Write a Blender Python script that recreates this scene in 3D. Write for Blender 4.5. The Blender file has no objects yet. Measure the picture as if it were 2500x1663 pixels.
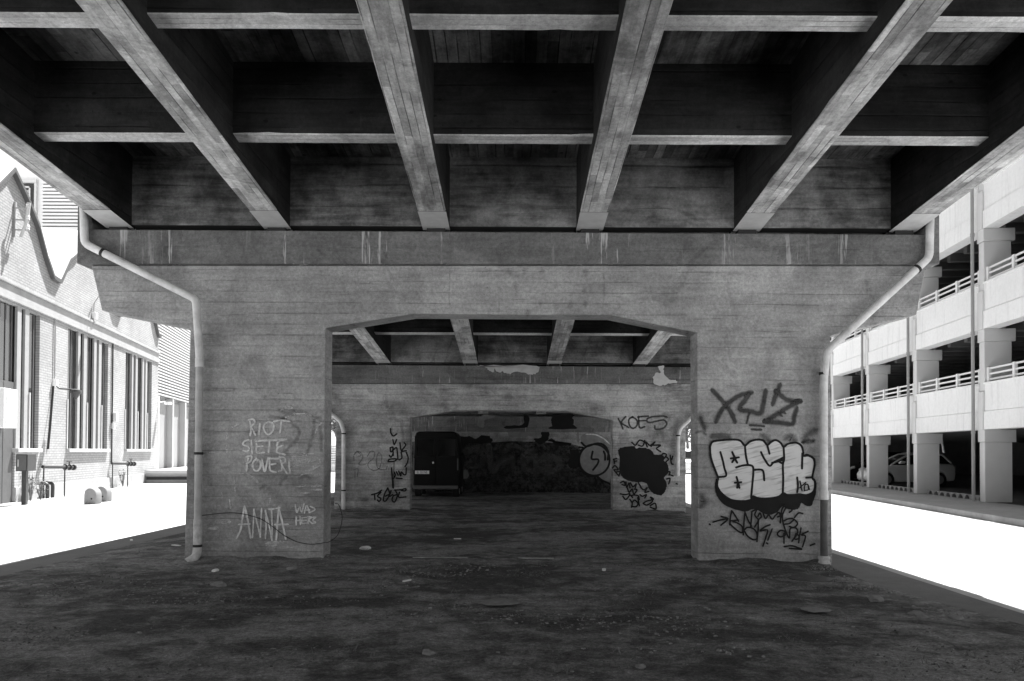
import bpy, bmesh, math, random
from mathutils import Vector, Matrix
sc = bpy.context.scene
random.seed(7)
# ------------------------------------------------------------------ camera
cam = bpy.data.cameras.new('camera'); co = bpy.data.objects.new('camera', cam); sc.collection.objects.link(co)
cam.sensor_width = 36.0; cam.lens = 36.0*1805/2500; cam.shift_y = 242.1/2500
cam.clip_start = 0.05; cam.clip_end = 2000
co.matrix_world = Matrix.Translation((0,0,1.6)) @ Matrix.Rotation(math.radians(90.9),4,'X') @ Matrix.Rotation(math.radians(0.27),4,'Z')
sc.camera = co
# ------------------------------------------------------------------ light
SUN = Vector((0.18,0.5,1.0)).normalized()
w = bpy.data.worlds.new('World'); sc.world = w; w.use_nodes = True
wt = w.node_tree; bg = wt.nodes['Background']
sky = wt.nodes.new('ShaderNodeTexSky'); sky.sky_type = 'NISHITA'; sky.sun_disc = False
sky.sun_elevation = math.asin(SUN.z); sky.sun_rotation = math.atan2(SUN.x, SUN.y)   # same heading as the lamp
bw = wt.nodes.new('ShaderNodeRGBToBW')          # a black and white photograph: the sky keeps only its luminance
wt.links.new(sky.outputs[0], bw.inputs[0]); wt.links.new(bw.outputs[0], bg.inputs[0]); bg.inputs[1].default_value = 0.08
sl = bpy.data.lights.new('sun','SUN'); sl.energy = 5.0; sl.angle = math.radians(0.53); sl.color = (1,1,1)
so = bpy.data.objects.new('sun', sl); sc.collection.objects.link(so)
so.rotation_euler = (-SUN).to_track_quat('-Z','Y').to_euler()
sc.view_settings.view_transform = 'Standard'; sc.view_settings.look = 'None'
sc.view_settings.exposure = 1.75; sc.view_settings.gamma = 1.0
sc.cycles.transparent_max_bounces = 32; sc.cycles.max_bounces = 10; sc.cycles.diffuse_bounces = 5
sc.cycles.use_denoising = True

# ------------------------------------------------------------------ node helper
class N:
    def __init__(s, name, rough=0.9, spec=0.25, metal=0.0):
        s.m = bpy.data.materials.new(name); s.m.use_nodes = True; s.t = s.m.node_tree
        s.b = s.t.nodes['Principled BSDF']; s.b.inputs['Roughness'].default_value = rough
        s.b.inputs['Specular IOR Level'].default_value = spec; s.b.inputs['Metallic'].default_value = metal
        g = s.t.nodes.new('ShaderNodeNewGeometry'); s.pos = g.outputs['Position']
        x = s.t.nodes.new('ShaderNodeSeparateXYZ'); s.t.links.new(s.pos, x.inputs[0]); s.xyz = x.outputs
    def put(s, sock, v):
        if isinstance(v, (int, float)): sock.default_value = (v,v,v,1) if sock.type=='RGBA' else v
        else: s.t.links.new(v, sock)
    def f(s, op, a, b=0.0, c=None):
        n = s.t.nodes.new('ShaderNodeMath'); n.operation = op
        s.put(n.inputs[0], a); s.put(n.inputs[1], b)
        if c is not None: s.put(n.inputs[2], c)
        return n.outputs[0]
    def vec(s, x, y, z):
        n = s.t.nodes.new('ShaderNodeCombineXYZ')
        for i, v in enumerate((x,y,z)): s.put(n.inputs[i], v)
        return n.outputs[0]
    def scaled(s, sx, sy, sz): return s.vec(s.f('MULTIPLY', s.xyz[0], sx), s.f('MULTIPLY', s.xyz[1], sy), s.f('MULTIPLY', s.xyz[2], sz))
    def noise(s, vec=None, scale=1.0, detail=4.0, rough=0.55, dist=0.0):
        n = s.t.nodes.new('ShaderNodeTexNoise'); s.put(n.inputs['Vector'], s.pos if vec is None else vec)
        n.inputs['Scale'].default_value = scale; n.inputs['Detail'].default_value = detail
        n.inputs['Roughness'].default_value = rough; n.inputs['Distortion'].default_value = dist
        return n.outputs[0]
    def white(s, a, b=0.0):
        n = s.t.nodes.new('ShaderNodeTexWhiteNoise'); n.noise_dimensions = '2D'
        s.put(n.inputs['Vector'], s.vec(a, b, 0.0)); return n.outputs['Value']
    def voro(s, vec, scale):
        n = s.t.nodes.new('ShaderNodeTexVoronoi'); s.put(n.inputs['Vector'], vec); n.inputs['Scale'].default_value = scale
        return n.outputs['Distance']
    def ss(s, v, a, b, lo=0.0, hi=1.0):
        n = s.t.nodes.new('ShaderNodeMapRange'); n.interpolation_type = 'SMOOTHSTEP'
        s.put(n.inputs[0], v)
        for i, q in enumerate((a,b,lo,hi)): n.inputs[i+1].default_value = q
        return n.outputs[0]
    def lin(s, v, a, b, lo, hi):
        n = s.t.nodes.new('ShaderNodeMapRange'); s.put(n.inputs[0], v)
        for i, q in enumerate((a,b,lo,hi)): n.inputs[i+1].default_value = q
        return n.outputs[0]
    def mix(s, a, b, fac):
        return s.f('ADD', s.f('MULTIPLY', a, s.f('SUBTRACT', 1.0, fac)), s.f('MULTIPLY', b, fac))
    def done(s, val, bump=None, dist=0.01, strength=0.6):
        s.put(s.b.inputs['Base Color'], val)
        if bump is not None:
            b = s.t.nodes.new('ShaderNodeBump'); b.inputs['Strength'].default_value = strength; b.inputs['Distance'].default_value = dist
            s.t.links.new(bump, b.inputs['Height']); s.t.links.new(b.outputs[0], s.b.inputs['Normal'])
        return s.m

def concrete(name, lo, hi, across='z', along='x', width=0.16, tone=0.35, groove=0.5, blotch=0.6, knots=False, drips=False, length=2.4, marks=0.0):
    """board-marked weathered concrete"""
    s = N(name)
    ax = dict(x=s.xyz[0], y=s.xyz[1], z=s.xyz[2])
    big = s.noise(scale=0.45, detail=5, rough=0.6, dist=0.4)
    mid = s.noise(scale=2.6, detail=6, rough=0.65)
    fine = s.noise(scale=22, detail=5, rough=0.7)
    sv = {'x': s.scaled(0.5,1,5), 'y': s.scaled(5,0.5,5), 'z': s.scaled(5,5,0.5)}[along]
    streak = s.noise(sv, 2.2, 5, 0.65)
    v = s.f('ADD', s.f('MULTIPLY', big, 0.45), s.f('ADD', s.f('MULTIPLY', mid, 0.3), s.f('MULTIPLY', streak, 0.25)))
    v = s.ss(v, 0.5-0.13, 0.5+0.13, lo*(1.15-0.25*blotch), hi*(0.9+0.2*blotch))
    stain = s.ss(s.noise(scale=0.9, detail=6, rough=0.68, dist=1.5), 0.55, 0.64)
    v = s.f('MULTIPLY', v, s.lin(stain, 0, 1, 1.0, 1-0.32*blotch))
    scuff = s.f('MULTIPLY', s.ss(s.noise(sv, 3.4, 6, 0.72), 0.60, 0.68), s.ss(s.noise(scale=0.8, detail=3), 0.46, 0.58))
    v = s.f('MULTIPLY', v, s.lin(scuff, 0, 1, 1.0, 1+0.35*blotch))
    v = s.f('MULTIPLY', v, s.lin(s.noise(scale=75, detail=3, rough=0.7), 0.3, 0.7, 0.86, 1.14))
    patch = s.ss(s.noise(scale=0.32, detail=3, rough=0.5, dist=1.2), 0.53, 0.56)   # old repairs with an edge of their own
    v = s.f('MULTIPLY', v, s.lin(patch, 0, 1, 1.0, 0.84))
    wob = s.f('MULTIPLY', s.f('SUBTRACT', s.noise(scale=1.3, detail=2), 0.5), width*0.18)
    c = s.f('DIVIDE', s.f('ADD', ax[across], wob), width)
    i = s.f('FLOOR', c); fr = s.f('FRACT', c)
    r1 = s.white(i, 3.7)
    j = s.f('FLOOR', s.f('ADD', s.f('DIVIDE', ax[along], length), s.f('MULTIPLY', r1, 7.0)))
    r2 = s.white(i, j)
    v = s.f('MULTIPLY', v, s.lin(r2, 0, 1, 1-tone, 1+tone))
    ed = s.f('MINIMUM', fr, s.f('SUBTRACT', 1.0, fr))
    brk = s.ss(s.noise(sv, 1.7, 3, 0.6), 0.45, 0.62)
    gr = s.f('MULTIPLY', s.ss(ed, 0.0, 0.10, 1.0, 0.0), s.lin(brk, 0, 1, 0.12, 1.0))
    v = s.f('MULTIPLY', v, s.f('SUBTRACT', 1.0, s.f('MULTIPLY', gr, groove)))
    v = s.f('MULTIPLY', v, s.lin(fine, 0.3, 0.7, 0.74, 1.26))
    pit = s.ss(s.voro(s.pos, 9.0), 0.05, 0.11, 0.55, 1.0)
    pitm = s.ss(s.noise(scale=1.9), 0.5, 0.6)
    v = s.f('MULTIPLY', v, s.mix(1.0, pit, pitm))
    if knots:
        k = s.ss(s.voro(s.scaled(1.0,1.0,1.6), 3.4), 0.06, 0.13, 0.35, 1.0)
        v = s.f('MULTIPLY', v, k)
    if drips:
        d = s.noise(s.scaled(16,16,1.1), 1.0, 4, 0.65)
        dm = s.ss(s.noise(s.scaled(1.4,1.4,0.2), 1.0, 2), 0.42, 0.58)
        d = s.f('MULTIPLY', s.ss(d, 0.575, 0.64), dm)
        v = s.mix(v, hi*2.4, s.f('MULTIPLY', d, 0.85))
    if marks:
        h = s.noise(s.scaled(1.2,1,26), 1.0, 4, 0.7)
        v = s.f('MULTIPLY', v, s.ss(h, 0.30, 0.38, 1-marks, 1.0))
    h = s.f('ADD', s.f('MULTIPLY', fine, 0.5), s.f('SUBTRACT', s.f('MULTIPLY', mid, 0.6), s.f('MULTIPLY', gr, 1.2)))
    return s.done(v, h, 0.012, 0.7)

def plain(name, val, rough=0.7, var=0.12, scale=6.0, spec=0.3, metal=0.0, bump=0.0):
    s = N(name, rough, spec, metal)
    a = s.noise(scale=scale, detail=5, rough=0.65)
    v = s.lin(a, 0.25, 0.75, val*(1-var), val*(1+var))
    return s.done(v, a if bump else None, bump or 0.01)

def paint(name, val, soft=0.0, var=0.15, alpha=1.0, broken=0.0, stripes=0.0):
    """sprayed or brushed paint; the 'edge' attribute runs 0 at a stroke's rim to 1 on its axis"""
    s = N(name, 0.75, 0.25)
    a = s.t.nodes.new('ShaderNodeAttribute'); a.attribute_name = 'edge'
    n1 = s.noise(scale=24, detail=4, rough=0.7); n2 = s.noise(scale=5, detail=4)
    v = s.lin(n2, 0.3, 0.7, val*(1-var), val*(1+var))
    if stripes:
        q = s.noise(s.vec(s.f('MULTIPLY', s.f('ADD', s.xyz[0], s.f('MULTIPLY', s.xyz[2], -1.2)), 3.0), 0.0, s.f('MULTIPLY', s.f('ADD', s.xyz[2], s.f('MULTIPLY', s.xyz[0], -0.25)), 26.0)), 1.0, 3, 0.6)
        v = s.mix(v, val*0.55, s.f('MULTIPLY', s.ss(q, 0.52, 0.62), stripes))
    e = s.f('ADD', a.outputs['Fac'], s.f('MULTIPLY', s.f('SUBTRACT', n1, 0.5), 0.35+soft*0.5))
    al = s.ss(e, 0.02, 0.12+soft*0.95)
    if broken: al = s.f('MULTIPLY', al, s.ss(s.noise(scale=7, detail=6, rough=0.75), 0.38, 0.38+0.25, 1-broken, 1.0))
    s.put(s.b.inputs['Base Color'], v)
    s.put(s.b.inputs['Alpha'], s.f('MULTIPLY', al, alpha))
    return s.m

# ------------------------------------------------------------------ mesh helper
class MB:
    def __init__(s): s.v=[]; s.f=[]; s.e=[]; s.mi=[]
    def quad(s, pts, ed=None, mi=0):
        b=len(s.v); s.v+= [tuple(p) for p in pts]; s.f.append(tuple(range(b,b+len(pts)))); s.e+= ed or [1.0]*len(pts); s.mi.append(mi); return s
    def raw(s, vs, fs, mi=0):
        b=len(s.v); s.v+=[tuple(p) for p in vs]; s.e+=[1.0]*len(vs); s.f+=[tuple(i+b for i in f) for f in fs]; s.mi+=[mi]*len(fs); return s
    def box(s, x0,x1,y0,y1,z0,z1, fn=None, mi=0):
        vs=[(x,y,z) for z in (z0,z1) for y in (y0,y1) for x in (x0,x1)]
        if fn: vs=[fn(*p) for p in vs]
        return s.raw(vs,[(0,2,3,1),(4,5,7,6),(0,1,5,4),(2,6,7,3),(0,4,6,2),(1,3,7,5)],mi)
    def prism(s, poly, a, b, put, mi=0):
        """poly of (p,q); put(p,q,t)->xyz ; closed prism between t=a and t=b"""
        n=len(poly); vs=[put(p,q,a) for p,q in poly]+[put(p,q,b) for p,q in poly]
        fs=[tuple(range(n))[::-1], tuple(range(n,2*n))]+[(i,(i+1)%n,(i+1)%n+n,i+n) for i in range(n)]
        return s.raw(vs,fs,mi)
    def tube(s, pts, r, n=12, cap=True, mi=0):
        pts=[Vector(p) for p in pts]; rs=r if isinstance(r,(list,tuple)) else [r]*len(pts)
        rings=[]; up=None
        for i,p in enumerate(pts):
            t=(pts[min(i+1,len(pts)-1)]-pts[max(i-1,0)]).normalized()
            if up is None:
                up=Vector((0,0,1)) if abs(t.z)<0.9 else Vector((0,1,0))
            a=t.cross(up).normalized(); c=a.cross(t).normalized(); up=c
            rings.append([p+(a*math.cos(k*2*math.pi/n)+c*math.sin(k*2*math.pi/n))*rs[i] for k in range(n)])
        vs=[q for r_ in rings for q in r_]; fs=[]
        for i in range(len(pts)-1):
            for k in range(n): fs.append((i*n+k,i*n+(k+1)%n,(i+1)*n+(k+1)%n,(i+1)*n+k))
        if cap: fs+= [tuple(range(n))[::-1], tuple(range((len(pts)-1)*n,len(pts)*n))]
        return s.raw(vs,fs,mi)
    def lathe(s, prof, c, n=20, mi=0):
        c=Vector(c); vs=[]; fs=[]
        for r,z in prof: vs+=[(c.x+r*math.cos(k*2*math.pi/n),c.y+r*math.sin(k*2*math.pi/n),c.z+z) for k in range(n)]
        for i in range(len(prof)-1):
            for k in range(n): fs.append((i*n+k,i*n+(k+1)%n,(i+1)*n+(k+1)%n,(i+1)*n+k))
        fs+=[tuple(range(n))[::-1],tuple(range((len(prof)-1)*n,len(prof)*n))]
        return s.raw(vs,fs,mi)
    def build(s, name, mats, parent=None, smooth=False, bevel=0.0, edge=False, seg=2):
        me=bpy.data.meshes.new(name); off=Vector((0,0,0))
        if parent is not None: off=parent['_o'] if '_o' in parent else Vector((0,0,0)); off=Vector(off)
        me.from_pydata([tuple(Vector(p)-off) for p in s.v],[],s.f); me.update()
        if edge:
            a=me.attributes.new('edge','FLOAT','POINT'); a.data.foreach_set('value', s.e)
        for m in (mats if isinstance(mats,(list,tuple)) else [mats]): me.materials.append(m)
        me.polygons.foreach_set('material_index', s.mi)
        bm=bmesh.new(); bm.from_mesh(me)
        if not edge: bmesh.ops.recalc_face_normals(bm, faces=bm.faces)
        if bevel>0:
            es=[e for e in bm.edges if len(e.link_faces)==2 and e.calc_face_angle(0)>0.5]
            bmesh.ops.bevel(bm, geom=es, offset=bevel, segments=seg, profile=0.5, affect='EDGES', clamp_overlap=True)
        bm.to_mesh(me); bm.free()
        if smooth:
            me.polygons.foreach_set('use_smooth',[True]*len(me.polygons))
            me.set_sharp_from_angle(angle=math.radians(35))
        o=bpy.data.objects.new(name, me); sc.collection.objects.link(o)
        if parent is not None: o.parent=parent
        return o
def tag(o, label=None, cat=None, group=None, kind=None):
    if label: o['label']=label
    if cat: o['category']=cat
    if group: o['group']=group
    if kind: o['kind']=kind
    return o
def empty(name, loc, label, cat, group=None):
    o=bpy.data.objects.new(name,None); sc.collection.objects.link(o); o.location=loc; o.empty_display_size=0.2
    o['_o']=tuple(loc); return tag(o,label,cat,group)
def copy_tree(o, parent=None):
    c=o.copy(); sc.collection.objects.link(c)
    if parent is not None: c.parent=parent
    for ch in [k for k in bpy.data.objects if k.parent==o]: copy_tree(ch,c)
    return c

def smooth_path(p, k=5):
    if len(p)<3: return [Vector(q) for q in p]
    P=[Vector(q) for q in p]; out=[]
    for i in range(len(P)-1):
        a=P[max(i-1,0)]; b=P[i]; c=P[i+1]; d=P[min(i+2,len(P)-1)]
        if i==0: a=b*2-c
        if i==len(P)-2: d=c*2-b
        for j in range(k):
            t=j/k
            out.append(0.5*((2*b)+(c-a)*t+(2*a-5*b+4*c-d)*t*t+(3*b-a-3*c+d)*t*t*t))
    out.append(P[-1]); return out
WIDEN={'thin_dark_spray':1.3,'pale_chalk':1.5,'faint_chalk':1.7,'grey_letter_fill':1.4,'overspray':1.6,'faded_spray':1.5}
def strokes(name, data, Y, mat, parent, label, y0=0.0015, k=5, jitter=0.0):
    """painted strokes on a wall face at depth Y, each a ribbon with rounded ends lying a millimetre or two proud of it"""
    m=MB(); yo=y0
    for wd,pts in data:
        p=smooth_path([(a,b) for a,b in pts],k)
        h=wd*0.5*WIDEN.get(mat.name,1.35)
        d0=(p[0]-p[1]).normalized(); d1=(p[-1]-p[-2]).normalized()
        ext=[(p[0]+d0*h*q, math.sqrt(max(0.0,1-q*q))) for q in (1.0,0.8,0.4)]+[(q,1.0) for q in p]+[(p[-1]+d1*h*q, math.sqrt(max(0.0,1-q*q))) for q in (0.4,0.8,1.0)]
        rows=[]
        for i,(q,ws) in enumerate(ext):
            t=(ext[min(i+1,len(ext)-1)][0]-ext[max(i-1,0)][0])
            if t.length<1e-6: t=Vector((1,0))
            t.normalize(); nn=Vector((-t.y,t.x)); hh=h*max(ws,0.02)*(1+random.uniform(-jitter,jitter))
            ed=0.0 if ws<0.05 else ws
            rows.append([(q+nn*hh,0.0),(q,ed),(q-nn*hh,0.0)])
        b=len(m.v)
        for i,r in enumerate(rows):
            for q,e in r: m.v.append((q.x, Y-yo-i*4e-6, q.y)); m.e.append(e)
        for i in range(len(rows)-1):
            for c in (0,1): m.f.append((b+i*3+c,b+i*3+c+1,b+i*3+c+4,b+i*3+c+3)); m.mi.append(0)
        yo+=0.0003
    o=m.build(name,mat,parent,edge=True)
    if label: o['label']=label
    return o
def patch(name, polys, Y, mat, parent, label, y0=0.001, rag=0.0):
    """paint patches with a rim: polygon centre fan, edge attribute 0 on the outline ring and 1 inside"""
    m=MB()
    for n_,pl in enumerate(polys):
        p=smooth_path([Vector(q) for q in pl]+[Vector(pl[0])],4)[:-1]
        if rag: p=[q+Vector((random.uniform(-rag,rag),random.uniform(-rag,rag))) for q in p]
        c=sum(p,Vector((0,0)))/len(p)
        area=sum(p[i].x*p[(i+1)%len(p)].y-p[(i+1)%len(p)].x*p[i].y for i in range(len(p)))
        sgn=1 if area>0 else -1
        ins=[]
        for i,q in enumerate(p):
            t=(p[(i+1)%len(p)]-p[i-1]); t=t.normalized() if t.length>1e-6 else Vector((1,0))
            ins.append(q+Vector((-t.y,t.x))*sgn*0.012)
        y=Y-y0-n_*0.0003; b=len(m.v); k=len(p)
        for q in p: m.v.append((q.x,y,q.y)); m.e.append(0.0)
        for q in ins: m.v.append((q.x,y-0.00005,q.y)); m.e.append(1.0)
        for i in range(k): m.f.append((b+i,b+(i+1)%k,b+k+(i+1)%k,b+k+i)); m.mi.append(0)
        m.f.append(tuple(range(b+k,b+2*k))); m.mi.append(0)
    o=m.build(name,mat,parent,edge=True)
    if label: o['label']=label
    return o
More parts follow.
